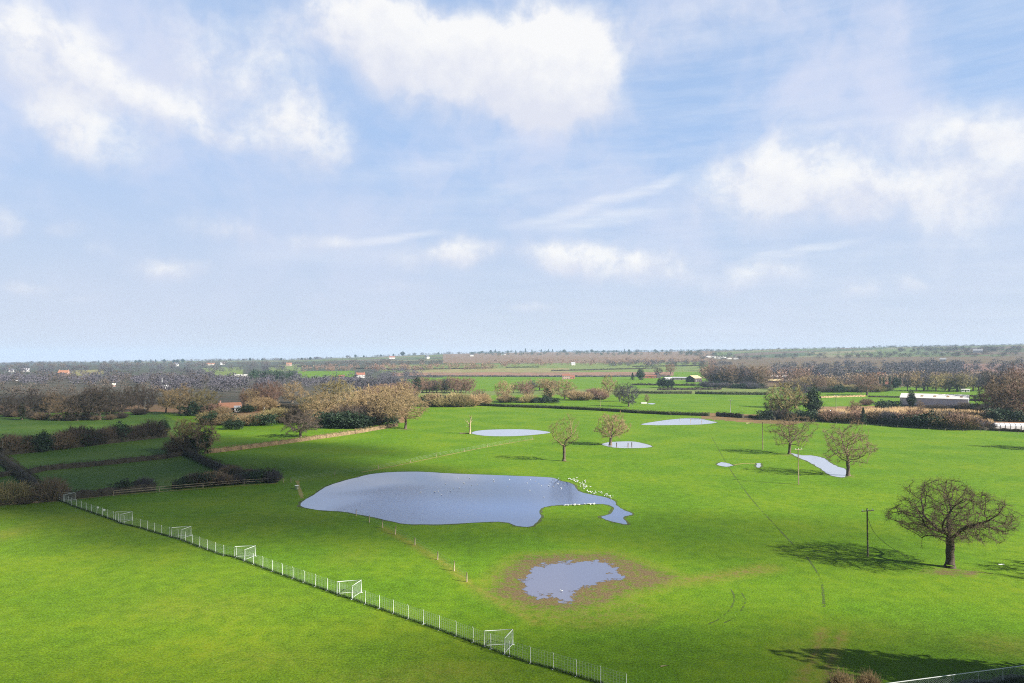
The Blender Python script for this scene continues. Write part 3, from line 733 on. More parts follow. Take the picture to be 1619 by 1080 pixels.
# middle distance across the long hedge
T(797, 635, 34, 'round', 'tan', 'round tan tree at the left of the row beyond the long hedge', wf=1.)
T(834, 634, 33, 'tall', 'red', 'thin reddish tree second in the row beyond the long hedge', wf=1.3)
T(868, 634, 36, 'ivy', 'tan', 'tree with a black ivy trunk in the row beyond the long hedge', wf=1.2)
T(893, 631, 31, 'dome', 'tan', 'golden spreading tree right of the ivy trunk beyond the long hedge', wf=1.1)
row([(785, 636), (880, 637)], 8, (8, 13), ['bush', 'evbush'], ['olive', 'tan'], 'low green brown bush under the row beyond the long hedge', 'low bushes beyond the long hedge', 1.7)
row([(905, 633), (955, 631)], 6, (12, 18), ['bush'], ['red', 'tan'], 'reddish brown bush in the clump left of the white pole', 'clump left of the white pole', 1.4)
T(962, 628, 34, 'tall', 'tan', 'tall pale tan tree behind the pair of field trees', wf=1.2)
T(980, 635, 28, 'round', 'dark', 'rear dark tree of the pair in the middle field', wf=.95)
T(994, 643, 38, 'dome', 'purple', 'front brown tree of the pair in the middle field, with pale trunk foot', wf=.85)
T(1023, 637.5, 15, 'upright', 'brown', 'tiny bare tree beside the white trough')
row([(655, 622), (745, 621)], 16, (20, 27), ['tall', 'round', 'upright', 'dome'], ['red', 'purple', 'red'], 'slender pinkish tree in the thin wood at mid left', 'trees of the thin pink wood', 1.0)
T(660, 622, 24, 'evergreen', 'dark', 'dark green tree at the left of the thin pink wood', wf=.9)
row([(560, 640), (650, 628)], 12, (18, 28), BK, ['purple', 'red', 'brown'], 'dull pinkish tree behind the sunlit copse', 'trees behind the sunlit copse', 1.1)
row([(810, 622), (885, 616)], 8, (12, 20), BK, ['red', 'purple', 'tan'], 'hazy reddish tree behind the row beyond the long hedge', 'hazy trees behind the row', 1.2)
row([(1040, 613), (1066, 613)], 4, (13, 17), ['evergreen'], ['dark'], 'dark evergreen in the small clump below the timber barn', 'dark clump below the timber barn', 1.0)
T(1013, 601, 17, 'evergreen', 'dark', 'dark round tree left of the farm sheds', wf=1.1); T(1000, 601, 12, 'conifer', 'dark', 'small pointed tree left of the farm sheds', wf=1.6)
T(1060, 592, 18, 'round', 'red', 'hazy tree standing behind the farm sheds', wf=1.1); T(1041, 592, 11, 'dome', 'dark', 'low dark tree behind the farm sheds', wf=1.3); T(1110, 586, 14, 'round', 'dark', 'dark hazy tree above the timber barn', wf=1.)
row([(1120, 609), (1205, 611)], 18, (20, 34), BK, ['purple', 'red', 'brown'], 'hazy brown tree in the copse right of the timber barn', 'copse right of the timber barn', 1.1)
row([(1110, 612), (1210, 615)], 9, (6, 10), ['bush', 'evbush'], ['purple', 'olive'], 'low bush at the foot of the copse right of the timber barn', 'bushes at the copse right of the barn', 1.8)
# right hand side
T(1243, 661, 56, 'wide', 'olive', 'big rounded olive brown tree in the right middle distance', wf=1.0)
T(1225, 660, 34, 'dome', 'dark', 'dark tree filling the left foot of the big olive tree', wf=1.)
T(1258, 645, 44, 'dome', 'purple', 'brown tree rising behind the big olive tree', wf=1.2)
T(1286, 662, 47, 'evergreen', 'dark', 'dark ivy covered tree against the right side of the big olive tree', wf=.75)
row([(1205, 663), (1296, 665)], 7, (11, 18), ['bush', 'evbush'], ['dark', 'purple'], 'dark bush at the foot of the big olive tree', 'bushes under the big olive tree', 1.4)
T(1371, 625, 36, 'wide', 'red', 'lone wide bare tree between the hedges left of the big shed', wf=1.05)
T(1365, 671, 27, 'conifer', 'dark', 'dark pointed conifer in the rough strip left of the big shed', wf=1.1)
T(1352, 659, 26, 'round', 'red', 'small reddish tree left of the pointed conifer')
T(1395, 646, 13, 'evbush', 'dark', 'left one of the dark bushes before the big shed', wf=1.6); T(1412, 645, 12, 'evbush', 'dark', 'dark bush just left of the big shed', wf=1.6)
T(1441, 646, 27, 'evergreen', 'dark', 'dark branching evergreen in front of the left end of the big shed', wf=.7); T(1456, 655, 22, 'upright', 'brown', 'thin tree in front of the left end of the big shed')
T(1370, 641, 11, 'bush', 'red', 'red brown bush under the lone wide tree', wf=1.4)
row([(1300, 666), (1400, 671)], 9, (14, 22), ['bush'], ['purple', 'red', 'brown'], 'purplish bush in the left part of the hedge along the field', 'left bushes of the right boundary', 1.2)
row([(1400, 672), (1480, 677), (1560, 680)], 16, (15, 27), ['bush', 'bush', 'evbush'], ['red', 'tan', 'purple'], 'brown bush in the hedge between the field and the big shed', 'right bushes of the right boundary', 1.3)
row([(1412, 674), (1470, 676)], 4, (14, 20), ['evbush'], ['dark'], 'dark green bush in the hedge between the field and the big shed', 'green bushes of the right boundary', 1.5)
row([(1462, 648), (1518, 648)], 6, (6, 9), ['bush'], ['dark', 'purple'], 'low dark bush along the wall of the big shed', 'bushes along the big shed', 1.8)
row([(1522, 648), (1560, 651)], 5, (9, 13), ['evbush', 'bush'], ['dark'], 'dark bush right of the big shed', 'bushes right of the big shed', 1.6)
for x, y, h, k, tw in ((1570, 655, 48, 'dome', 'dark'), (1584, 660, 54, 'round', 'brown'), (1598, 658, 62, 'wide', 'brown'), (1612, 660, 58, 'dome', 'red'), (1626, 660, 56, 'round', 'brown'), (1578, 645, 62, 'tall', 'purple'), (1606, 645, 66, 'round', 'red')):
    T(x, y, h, k, tw, 'large brown tree in the wood at the right edge beyond the big shed', 'trees at the right edge', wf=1.1)
row([(1565, 664), (1625, 668)], 6, (14, 22), ['bush', 'evbush'], ['dark'], 'dark bush in front of the wood at the right edge', 'bushes before the right edge wood', 1.4)
row([(1430, 618), (1530, 619)], 9, (22, 32), BK, ['tan', 'olive', 'purple'], 'tan hazy tree in the row behind the big shed', 'trees behind the big shed', 1.2)
row([(1535, 617), (1570, 620)], 4, (24, 34), BK, ['dark', 'purple'], 'dark hazy tree right behind the big shed', 'dark trees behind the big shed', 1.1)
row([(1230, 617), (1360, 618)], 14, (14, 26), BK, ['red', 'tan', 'purple'], 'hazy reddish tree in the belt beyond the fields at right', 'belt beyond the right fields', 1.2)
row([(1270, 620), (1400, 619)], 10, (7, 12), ['bush', 'evbush'], ['olive', 'dark'], 'grey green bush along the far hedge at right', 'bushes along the far right hedge', 2.)
T(1265, 612, 30, 'dome', 'red', 'pinkish bushy tree above the big olive tree', wf=1.2)
row([(1380, 612), (1425, 614)], 6, (14, 22), ['conifer', 'evergreen', 'poplar'], ['dark'], 'dark evergreen beside the white cottage', 'evergreens by the white cottage', 1.0)
# skyline trees
def skyline(x0, x1, n, D, h, kinds, tws, label, group, wf=1.1):
    rn = random.Random(int(x0)+n)
    for i in range(n):
        x = x0+(x1-x0)*(i+rn.random())/n; d = D*rn.uniform(.95, 1.04); T(x, 0, rn.uniform(*h)*F/d, rn.choice(kinds), rn.choice(tws), label, group, D=d, wf=wf*rn.uniform(.8, 1.3))
skyline(2, 150, 14, 3300, (9, 15), BK+['evergreen'], ['dark', 'purple'], 'faint tree on the low skyline at far left', 'far left skyline trees', 1.6)
skyline(150, 300, 13, 3300, (11, 20), ['evergreen', 'conifer', 'dome'], ['dark'], 'dark tree on the skyline left of the orange roofed bungalow', 'dark skyline trees at left', 1.3)
skyline(300, 500, 14, 3300, (9, 17), ['evergreen', 'dome', 'round', 'conifer'], ['dark', 'purple'], 'faint tree on the skyline above the orange roofed bungalow', 'skyline trees above the bungalow', 1.3)
skyline(500, 740, 13, 3700, (9, 20), ['evergreen', 'dome', 'round'], ['dark', 'purple'], 'bluish tree on the skyline above the sunlit copse', 'skyline trees above the copse', 1.5)
skyline(750, 900, 14, 4000, (12, 24), ['conifer', 'evergreen', 'conifer', 'poplar'], ['dark'], 'dark bluish tree on the ridge in the middle of the skyline', 'skyline trees in the middle', 1.3)
skyline(880, 1130, 20, 4000, (9, 20), ['evergreen', 'dome', 'round', 'conifer'], ['dark', 'purple'], 'bluish tree on the ridge right of the middle of the skyline', 'skyline trees right of the middle', 1.4)
skyline(1130, 1400, 15, 4050, (7, 13), ['dome', 'round', 'evergreen'], ['dark', 'purple'], 'faint blue tree on the hill skyline at right', 'skyline trees at right', 1.6)
skyline(1400, 1625, 18, 4050, (11, 20), ['dome', 'evergreen', 'round'], ['dark'], 'faint blue tree on the hill skyline at far right', 'skyline trees at far right', 1.9)

# ------------------------------------------------------------------ far woods that read as one mass
def wood(quad, n, h, tw, label, seed, wf=.58, size=.15, per=130, trunks=True):
    """quad: photo-pixel outline of the area of ground the wood stands on"""
    rn = random.Random(seed); rng = np.random.default_rng(seed)
    xs = [q[0] for q in quad]; ys = [q[1] for q in quad]; Vs = []; Fs = []; off = 0; got = 0; tries = 0
    while got < n and tries < n*40:
        tries += 1
        x = rn.uniform(min(xs), max(xs)); y = rn.uniform(min(ys), max(ys))
        if not inpoly(np.array([x]), np.array([y]), quad)[0]: continue
        p = P(x, y); H = rn.uniform(*h)*1.0; r = H*wf*rn.uniform(.8, 1.25)
        V, Fc = shards(per, r, r, H*.46, H*.54, H*size, rng, shell=.3)
        V[:, 2] = np.maximum(V[:, 2], .1)
        V = V+np.array([p.x, p.y, p.z]); Vs.append(V); Fs.append(Fc+off); off += len(V); got += 1
    V = np.concatenate(Vs); c = V.mean(0); c[2] = 0
    m = EVER if tw == 'ever' else TW[tw]
    tag(link('woodland', npmesh('woodland', V-c, np.concatenate(Fs)), m, loc=tuple(c)), label, 'woodland', kind='stuff')
wood([(-60, 590), (340, 594), (340, 612), (-60, 610)], 150, (8, 13), 'purple', 'purple brown woodland mass behind the left tree belt', 1)
wood([(-60, 594), (340, 598), (340, 608), (-60, 606)], 60, (8, 13), 'dark', 'darker trees mixed into the woodland behind the left tree belt', 2)
wood([(-60, 583), (470, 580), (470, 592), (-60, 592)], 120, (8, 13), 'purple', 'hazy wooded slope below the left skyline', 3)
wood([(-60, 579), (700, 573), (700, 580), (-60, 585)], 260, (9, 15), 'dark', 'dark hedgerow trees just below the left skyline', 4)
wood([(-60, 612), (260, 612), (260, 628), (-60, 634)], 50, (6, 10), 'dark', 'brown scrub between the left belt and the woods behind', 5)
wood([(340, 600), (560, 602), (560, 614), (340, 614)], 70, (8, 13), 'purple', 'purple wood behind the golden trees', 6)
wood([(398, 596), (470, 597), (470, 602), (398, 602)], 40, (10, 15), 'ever', 'dark evergreen plantation behind the golden trees', 7)
wood([(480, 583), (800, 577), (800, 584), (480, 590)], 130, (8, 13), 'red', 'pinkish brown wood across the slope above the fields', 8)
wood([(600, 586), (680, 590), (680, 606), (560, 606)], 40, (8, 13), 'purple', 'purple thicket round the red and white house', 9)
wood([(560, 612), (660, 606), (660, 618), (560, 626)], 40, (8, 12), 'purple', 'purple wood behind the sunlit copse', 10)
wood([(780, 571), (1130, 571), (1130, 579), (780, 579)], 150, (8, 13), 'red', 'reddish wood along the ridge in the middle', 11)
wood([(960, 574), (1160, 574), (1160, 581), (960, 580)], 70, (8, 13), 'purple', 'purple wood on the ridge right of the middle', 12)
wood([(1110, 588), (1290, 588), (1290, 606), (1110, 606)], 90, (9, 15), 'red', 'pinkish wood right of the farm', 13)
wood([(1220, 580), (1520, 576), (1520, 598), (1220, 600)], 200, (9, 15), 'purple', 'large dark purple wood at right', 14)
wood([(1270, 600), (1440, 600), (1440, 612), (1270, 612)], 60, (8, 13), 'brown', 'brown belt of trees below the dark purple wood', 15)
wood([(1400, 580), (1680, 574), (1680, 592), (1400, 596)], 120, (9, 14), 'purple', 'hazy woods on the slope at far right', 16)
wood([(1420, 596), (1700, 594), (1700, 622), (1420, 614)], 140, (9, 14), 'brown', 'brown woods behind the big shed', 17)
wood([(1100, 562), (1700, 556), (1700, 563), (1100, 571)], 200, (8, 13), 'dark', 'dark hedgerow lines on the far hill at right', 18)
wood([(1420, 553), (1700, 550), (1700, 557), (1420, 558)], 200, (9, 14), 'dark', 'bluish wood on the crest of the far right hill', 19)
wood([(740, 559), (1140, 557), (1140, 563), (740, 563)], 170, (9, 15), 'ever', 'dark wood on the crest of the middle ridge', 20)
wood([(200, 600), (420, 600), (420, 622), (260, 626)], 60, (8, 12), 'purple', 'brown trees behind the bungalow', 21)

def skywood(x0, x1, n, D0, D1, h, tw, label, seed):
    rn = random.Random(seed); rng = np.random.default_rng(seed); Vs = []; Fs = []; off = 0
    for i in range(n):
        p = atD(rn.uniform(x0, x1), rn.uniform(D0, D1)); H = rn.uniform(*h); r = H*rng.uniform(.5, .95)
        V, Fc = shards(46, r, r, H*.48, H*.5, H*.2, rng, shell=.2); V[:, 2] = np.maximum(V[:, 2], .1)
        Vs.append(V+np.array(p)); Fs.append(Fc+off); off += len(V)
    V = np.concatenate(Vs); c = V.mean(0); c[2] = 0
    tag(link('woodland', npmesh('woodland', V-c, np.concatenate(Fs)), EVER if tw == 'ever' else TW[tw], loc=tuple(c)), label, 'woodland', kind='stuff')
skywood(-60, 520, 520, 3000, 4700, (8, 14), 'dark', 'continuous line of dark trees along the low left skyline', 101)
skywood(480, 780, 170, 3300, 4300, (7, 12), 'dark', 'thin line of trees along the skyline above the sunlit copse', 102)
skywood(750, 1150, 330, 3700, 4350, (9, 15), 'ever', 'dark belt of trees along the crest of the middle skyline', 103)
skywood(1120, 1430, 200, 3700, 4350, (7, 12), 'dark', 'hedgerow trees along the skyline right of the middle', 104)
skywood(1380, 1700, 420, 3500, 4350, (9, 15), 'dark', 'continuous wood along the far right skyline', 105)
skywood(1130, 1700, 260, 2700, 3500, (6, 10), 'dark', 'lines of hedgerow trees on the slope of the far right hill', 106)
# ------------------------------------------------------------------ hedges
HEDGED = simple('hedge_dark', (.046, .039, .027), .9, .4, .7)
def hedge(px, h, w, tw, label, seed, ragged=.25, dens=34, size=.28, name='hedge'):
    rng = np.random.default_rng(seed)
    pts = [P(*q) for q in px]; c0 = sum(pts, Vector())/len(pts)
    V = []; Fs = []; off = 0
    core = MB()
    for a, b in zip(pts[:-1], pts[1:]):
        L = (b-a).length; n = max(8, int(L*dens*h*.8))
        d = np.array((b-a)/L); s_ = np.array([-d[1], d[0], 0]); s_ /= np.linalg.norm(s_)
        t = rng.uniform(0, L, n); ph = rng.uniform(0, 6.28, 3)
        hh = h*(1+ragged*(np.sin(t/1.7+ph[0])*.5+np.sin(t/4.3+ph[1])*.6+np.sin(t/.7+ph[2])*.3))
        th = rng.uniform(0, math.pi, n); rr = rng.uniform(.6, 1, n)**.5
        sq = np.abs(np.cos(th))**.6*np.sign(np.cos(th)); zq = np.sin(th)**.55
        zz = hh*zq*rr*np.where(rng.random(n) < .3, rng.uniform(.1, 1, n), 1)
        c = np.array(a)[None]+t[:, None]*d+s_*(sq*rr*w*.5)[:, None]; c[:, 2] += np.maximum(zz, .08)
        u = rng.normal(0, 1, (n, 3)); u[:, 2] = np.abs(u[:, 2])*1.5; u /= np.linalg.norm(u, axis=1, keepdims=True); v = rng.normal(0, 1, (n, 3)); v = np.cross(u, v); v /= np.linalg.norm(v, axis=1, keepdims=True)
        sz = rng.uniform(.5, 1.3, (n, 1))*size
        V.append(np.stack([c-u*sz*.5-v*sz*.2, c+u*sz*.6, c-u*sz*.4+v*sz*.25], 1).reshape(-1, 3)); k = np.arange(n*3).reshape(-1, 3)+off; Fs.append(k); off += n*3
        # dense inside of the hedge: lumpy core, cut along the run
        m = max(2, int(L/1.2)); ring = []
        for i in range(m+1):
            q = np.array(a)+d*L*i/m; hc = h*.72*(1+ragged*.7*math.sin(i*1.9+seed)); wc = w*.34
            for (sx, zx) in ((-1, 0), (-.95, .6), (-.5, 1), (.5, .97), (.95, .6), (1, 0)):
                V.append((q+s_*sx*wc*(1+.15*math.sin(i*2.3+sx*3))+np.array([0, 0, zx*hc]))[None]); 
            ring.append(off); off += 6
        for i in range(m):
            for j in range(5):
                p, q2 = ring[i]+j, ring[i+1]+j
                Fs.append(np.array([[p, p+1, q2+1], [p, q2+1, q2]]))
        for r_ in (ring[0], ring[-1]): Fs.append(np.array([[r_, r_+1, r_+4], [r_+1, r_+2, r_+3], [r_+1, r_+3, r_+4], [r_, r_+4, r_+5]]))
    V = np.concatenate(V)-np.array(c0)
    o = link(name, npmesh(name, V, np.concatenate(Fs)), HEDGED if tw == 'dark' else TW[tw] if isinstance(tw, str) else tw, loc=c0)
    return tag(o, label, 'hedge')
hedge([(-30, 712), (0, 727), (25, 747), (50, 768), (66, 787)], 2.6, 3.0, 'dark', 'thick dark hedge slanting down the left edge to the large round bush', 1, .12)
hedge([(-20, 757), (0, 754), (33, 748)], 1.7, 2.2, 'dark', 'short dark hedge at the left edge ending against the slanting hedge', 2, .15)
hedge([(44, 750), (70, 744), (100, 741), (150, 737), (205, 731), (262, 725), (292, 719)], 1.9, 2.0, 'dark', 'long dark trimmed hedge across the middle of the shaded fields', 3, .1)
hedge([(292, 718), (330, 736), (368, 753)], 2.5, 2.4, 'dark', 'dark diagonal hedge running down from the leaning bare tree', 4, .12)
hedge([(365, 754), (395, 757), (433, 762)], 3.0, 4.2, 'dark', 'thick ragged dark hedge at the right end of the shaded fields', 5, .3)
hedge([(86, 791), (160, 784), (215, 778), (246, 775.5)], 2.1, 2.2, 'dark', 'dark front hedge running right from the far goal', 6, .25)
hedge([(272, 772.5), (330, 768), (395, 764)], 1.9, 2.2, 'dark', 'low dark front hedge behind the wooden rail', 7, .3)
hedge([(-20, 799), (30, 796), (80, 792)], 1.9, 3, 'brown', 'brambly hedge at the left edge behind the yellow green pitch', 8, .35)
hedge([(2, 720), (74, 713)], 3.2, 3, 'dark', 'shaded upper hedge at the left edge, left of the gap', 9, .3)
hedge([(90, 711), (130, 706), (190, 699), (262, 691)], 3.0, 3, 'dark', 'shaded upper hedge right of the gap', 10, .35)
hedge([(328, 717), (380, 711), (440, 703), (500, 694.5), (560, 686), (600, 679), (628, 674)], 1.9, 1.8, simple('hedge_brown', (.19, .135, .075), .9, .4, .7), 'long brown clipped hedge running up to the sunlit copse', 11, .14, 50, .26)
hedge([(758, 641.5), (800, 643.5), (868, 645.5), (950, 649.5), (1010, 653.5), (1060, 656), (1122, 658)], 2.2, 2.2, simple('hedge_green', (.038, .045, .016), .85, .4, .6), 'long dark clipped hedge crossing the middle of the view', 12, .08, 30, .4)
hedge([(1133, 658), (1175, 661)], 3.0, 2.6, 'dark', 'short black hedge behind the oval muddy flood pool', 13, .15)
hedge([(1184, 661), (1202, 662), (1225, 664)], 2.2, 2.4, 'dark', 'lowest stub of dark hedge left of the big olive tree', 14, .2)
hedge([(1002, 622), (1050, 622.5), (1094, 622.5)], 2.6, 3, simple('hedge_green', (.038, .045, .016)), 'left half of the green hedge beyond the long field', 15, .1, 14, .7)
hedge([(1099, 623), (1150, 624), (1215, 624.5)], 2.8, 3, simple('hedge_green', (.038, .045, .016)), 'right half of the green hedge beyond the long field', 16, .1, 14, .7)
hedge([(1293, 664.5), (1350, 668.5), (1400, 671.5), (1480, 677.5), (1560, 680.5), (1640, 684.5)], 1.7, 2.4, 'dark', 'low dark hedge along the far edge of the right hand field', 17, .3)
hedge([(1296, 629), (1330, 628), (1368, 627)], 1.5, 2.4, 'straw', 'pale beige hedge left of the lone wide tree', 18, .2, 14, .6)
hedge([(1372, 628), (1432, 629)], 1.5, 2.4, 'dark', 'thin dark hedge right of the lone wide tree', 19, .2, 14, .6)
hedge([(1519, 626), (1566, 628)], 1.4, 3, 'dark', 'upper dark hedge line right of the big shed', 20, .2, 14, .6)
hedge([(1519, 633), (1570, 635)], 1.8, 3, 'dark', 'lower dark hedge line right of the big shed', 21, .2, 14, .6)
hedge([(432, 645), (455, 646.5), (482, 649)], 3.2, 3.5, 'dark', 'black bramble hedge below the golden round tree', 22, .15, 20, .5)
hedge([(318, 671), (380, 670), (430, 668), (480, 667)], 3.0, 3, 'olive', 'rough tall hedge at the top of the bright small field', 23, .3, 18, .5)
for i, (q, l) in enumerate((([(612, 585.5), (690, 584), (780, 582.5)], 'far hedge line left in the pale fields of the middle distance'), ([(800, 581.5), (852, 581)], 'far dark hedge below the ridge wood in the middle'),
          ([(872, 587), (950, 585), (1040, 582.5)], 'far hedge line crossing the pale fields left of the farm'), ([(640, 595.5), (740, 595.5), (885, 596), (1060, 595.5)], 'long far brown hedge along the ploughed strip'),
          ([(1000, 580), (1110, 578.5)], 'far hedge line above the farm'), ([(560, 583), (615, 584)], 'far dark hedge above the red and white house'), ([(1150, 614), (1215, 614.5)], 'far hedge line below the copse right of the timber barn'),
          ([(1000, 609), (1100, 610)], 'far hedge below the farm sheds'), ([(1040, 617), (1140, 616)], 'thin far hedge below the dark evergreen clump'))):
    hedge(q, 2.6, 4, 'dark' if i != 3 else 'purple', l, 40+i, .3, 5, 1.4)
# bank of tan rough grass tufts
def tufts(quad, n, tw, label, seed, h=(.5, 1.1)):
    rn = random.Random(seed); rng = np.random.default_rng(seed); S = []; E = []
    xs = [q[0] for q in quad]; ys = [q[1] for q in quad]; g = 0
    while g < n:
        x = rn.uniform(min(xs), max(xs)); y = rn.uniform(min(ys), max(ys))
        if not inpoly(np.array([x]), np.array([y]), quad)[0]: continue
        p = np.array(P(x, y)); g += 1
        for _ in range(7):
            b = p+np.array([rn.uniform(-.5, .5), rn.uniform(-.5, .5), 0]); S.append(b); E.append(b+np.array([rn.uniform(-.4, .4), rn.uniform(-.4, .4), rn.uniform(*h)]))
    V, Fc = tubes(S, E, .09, .02, 3); c = V.mean(0); c[2] = 0
    tag(link('rough_grass', npmesh('rough_grass', V-c, Fc), TW[tw], loc=tuple(c)), label, 'grass', kind='stuff')
tufts([(1296, 650), (1420, 646), (1570, 652), (1570, 672), (1480, 672), (1300, 660)], 2600, 'straw', 'tall dry pinkish beige grass before the big shed', 3, (.7, 1.8))

# ------------------------------------------------------------------ wire fence and goals along the pitch
FPX = [(94, 791.5), (107, 796.5), (116, 800.5), (171, 819.5), (182.4, 823.3), (191, 828), (223, 835), (258, 845.8), (271, 849.3), (285, 853), (310, 863), (354.4, 878.9), (371, 881), (386.4, 887), (435.9, 905.5), (512.8, 932.4),
       (532.8, 939.8), (555.7, 947.2), (627.3, 972.3), (707.3, 1000.7), (765.4, 1022.3), (796.9, 1034.6), (828.5, 1045.7), (863.7, 1054.8), (901, 1066), (940, 1078), (990, 1093)]
FW = [P(*q) for q in FPX]
def at_line(pts, s):
    for a, b in zip(pts[:-1], pts[1:]):
        L = (b-a).length
        if s <= L: return a+(b-a)*(s/L), (b-a)/L
        s -= L
    return pts[-1], (pts[-1]-pts[-2]).normalized()
def pitch_fence():
    fo = empty('wire_fence', FW[0]); tag(fo, 'long low white posted wire mesh fence along the edge of the yellow green pitch', 'fence')
    o0 = FW[0]
    pm = MB(); pm.tube([(0, 0, -.2), (0, 0, 1.5), (-.07, .05, 1.68)], [.03, .03, .024], 6); pm.box(-.24, .24, -.04, .04, 0, .05); pme = pm.mesh('post', True); pme.materials.append(POSTW)
    tot = sum((b-a).length for a, b in zip(FW[:-1], FW[1:])); n = int(tot/2.55); knots = []
    for i in range(n+1):
        p, d = at_line(FW, tot*i/n); knots.append(p)
        c = link('post', pme, None, fo, p-o0); c.rotation_euler = (R(random.uniform(-2, 2)), R(random.uniform(-2, 2)), math.atan2(d.y, d.x)+R(90)+random.uniform(-.15, .15))
    S = []; E = []
    for a, b in zip(knots[:-1], knots[1:]):
        L = (b-a).length
        for k in range(7):
            z = .05+k*.25; sag = random.uniform(0, .03); S.append(a-o0+Vector((0, 0, z))); E.append(b-o0+Vector((0, 0, z-sag)))
        for k in range(8):
            q = a+(b-a)*(k/8)-o0; S.append(q+Vector((0, 0, .04))); E.append(q+Vector((0, 0, 1.55)))
    V, Fc = tubes([tuple(s) for s in S], [tuple(s) for s in E], .0065, .0065, 3)
    link('wire_mesh', npmesh('wire_mesh', V, Fc), WIRE, fo)
    for q in ((155, 812), (165, 816)):
        p = P(*q)-o0; mb = MB(); mb.box(-.22, .22, -.05, -.02, -.16, .16); c = mb.build('sign_plate', WHITE, fo, (p.x, p.y-.05, 1.2))
pitch_fence()
def goal(a, c, label, two=True):
    A, C = P(*a), P(*c); d = C-A; d.z = 0; d = d.normalized()*2.9
    cs, sn = math.cos(R(50)), math.sin(R(50)); B = Vector((d.x*cs-d.y*sn, d.x*sn+d.y*cs, 0))*1.05; Cc = d
    go = empty('football_goal', A); tag(go, label, 'goal', 'goals along the wire fence')
    h = 1.62
    for q in (Vector(), B, Cc):
        mb = MB(); mb.tube([(0, 0, 0), (0, 0, h+.03)], .04, 8); mb.box(-.16, .16, -.06, .06, 0, .05); mb.build('post', POSTW, go, tuple(q), True)
    for s_, e_ in ((Vector(), B), (B, Cc)):
        v = (e_-s_).normalized()*.07
        mb = MB(); mb.tube([s_+v+Vector((0, 0, h)), e_-v+Vector((0, 0, h))], .036, 8); mb.build('crossbar', POSTW, go, smooth=True)
        mb = MB(); mb.tube([s_+v+Vector((0, 0, .12)), e_-v+Vector((0, 0, .12))], .026, 8); mb.build('base_bar', POSTW, go, smooth=True)
        S = []; E = []
        for k in range(1, 20): q = s_+(e_-s_)*k/20; S.append(tuple(q+Vector((0, 0, .12)))); E.append(tuple(q+Vector((0, 0, h))))
        for k in range(1, 11): z = Vector((0, 0, .12+(h-.12)*k/11)); S.append(tuple(s_+z)); E.append(tuple(e_+z))
        V, Fc = tubes(S, E, .0035, .0035, 3); link('net', npmesh('net', V, Fc), WIRE, go)
goal((94, 791.5), (107, 796.5), 'farthest white goal, at the corner against the dark bushes')
goal((182.4, 823.3), (191, 828), 'white goal second from the far end of the wire fence')
goal((271, 849.3), (285, 853), 'white goal third from the far end of the wire fence')
goal((371, 881), (386.4, 887), 'white goal fourth from the far end of the wire fence')
goal((532.8, 939.8), (555.7, 947.2), 'white goal second nearest on the wire fence, below the big pond')
goal((765.4, 1022.3), (796.9, 1034.6), 'nearest white goal, just left below the muddy puddle')
def fence_grass():  # darker green blades along the foot of the fence
    rn_ = random.Random(8); S = []; E = []; tot = sum((b-a).length for a, b in zip(FW[:-1], FW[1:]))
    for i in range(9000):
        p, d = at_line(FW, rn_.random()*tot); q = p+Vector((d.y, -d.x, 0))*rn_.gauss(-.05, .14); hh = rn_.uniform(.12, .34)
        S.append(tuple(q)); E.append((q.x+rn_.uniform(-.12, .12), q.y+rn_.uniform(-.12, .12), hh))
    V, Fc = tubes(S, E, .022, .004, 3)
    tag(link('rough_grass', npmesh('rough_grass', V-np.array(FW[0]), Fc), simple('dark_grass', (.03, .065, .006), .9, .4, 2), loc=FW[0]), 'strip of dark green grass blades under the white posted wire fence', 'grass', kind='stuff')
fence_grass()
# old fence posts along the dry grass lines
def post_line(px, label, h=1.15, rail=False, mat=WOOD, spacing=None, r=.06, wires=True, sag=0):
    pts = [P(*q) for q in px]
    fo = empty('post_fence', pts[0]); tag(fo, label, 'fence')
    if spacing:
        tot = sum((b-a).length for a, b in zip(pts[:-1], pts[1:])); n = max(1, int(tot/spacing)); pts2 = [at_line(pts, tot*i/n)[0] for i in range(n+1)]
    else: pts2 = pts
    mb = MB(); mb.tube([(0, 0, -.2), (0, 0, h*.6), (.02, 0, h)], [r, r, r*.9], 7); me = mb.mesh('post', True); me.materials.append(mat)
    for p in pts2:
        c = link('post', me, None, fo, p-pts[0]); c.rotation_euler = (R(random.uniform(-5, 5)), R(random.uniform(-6, 6)), random.uniform(0, 6)); c.scale = (1, 1, random.uniform(.85, 1.15))
    if wires:
        S = []; E = []
        for a, b in zip(pts2[:-1], pts2[1:]):
            for z in ((h*.35, h*.65, h*.93) if not rail else (h*.5, h*.9)): S.append(tuple(a-pts[0]+Vector((0, 0, z)))); E.append(tuple(b-pts[0]+Vector((0, 0, z))))
        V, Fc = tubes(S, E, .05 if rail else .008, .05 if rail else .008, 4); link('rail' if rail else 'wire', npmesh('rail' if rail else 'wire', V, Fc), mat if rail else WIRE, fo)
post_line([(563, 816), (584, 826), (605, 835), (625, 845), (656, 862), (692, 885), (718, 903), (738, 920)], 'row of leaning wooden posts on the dry grass strip below the big pond', 1.3, spacing=None, r=.085)
post_line([(460, 763), (478, 757.5), (523, 752), (572, 747), (630, 736), (690, 722), (728, 715.5), (790, 703), (842, 695)], 'thin line of posts running from the big pond up to the oval pond', 1.2, spacing=13, r=.075)
post_line([(180, 784), (258, 777), (325, 771.5), (382, 766.5), (398, 765.5), (448, 763)], 'wooden post and rail fence in front of the dark hedge', 1.25, True, WOOD, 7.5)
post_line([(1200, 664), (1260, 668.5), (1330, 671.5), (1420, 676), (1480, 680), (1560, 684), (1640, 688)], 'line of grey posts along the far edge of the right hand field', 1.1, spacing=6, r=.09)
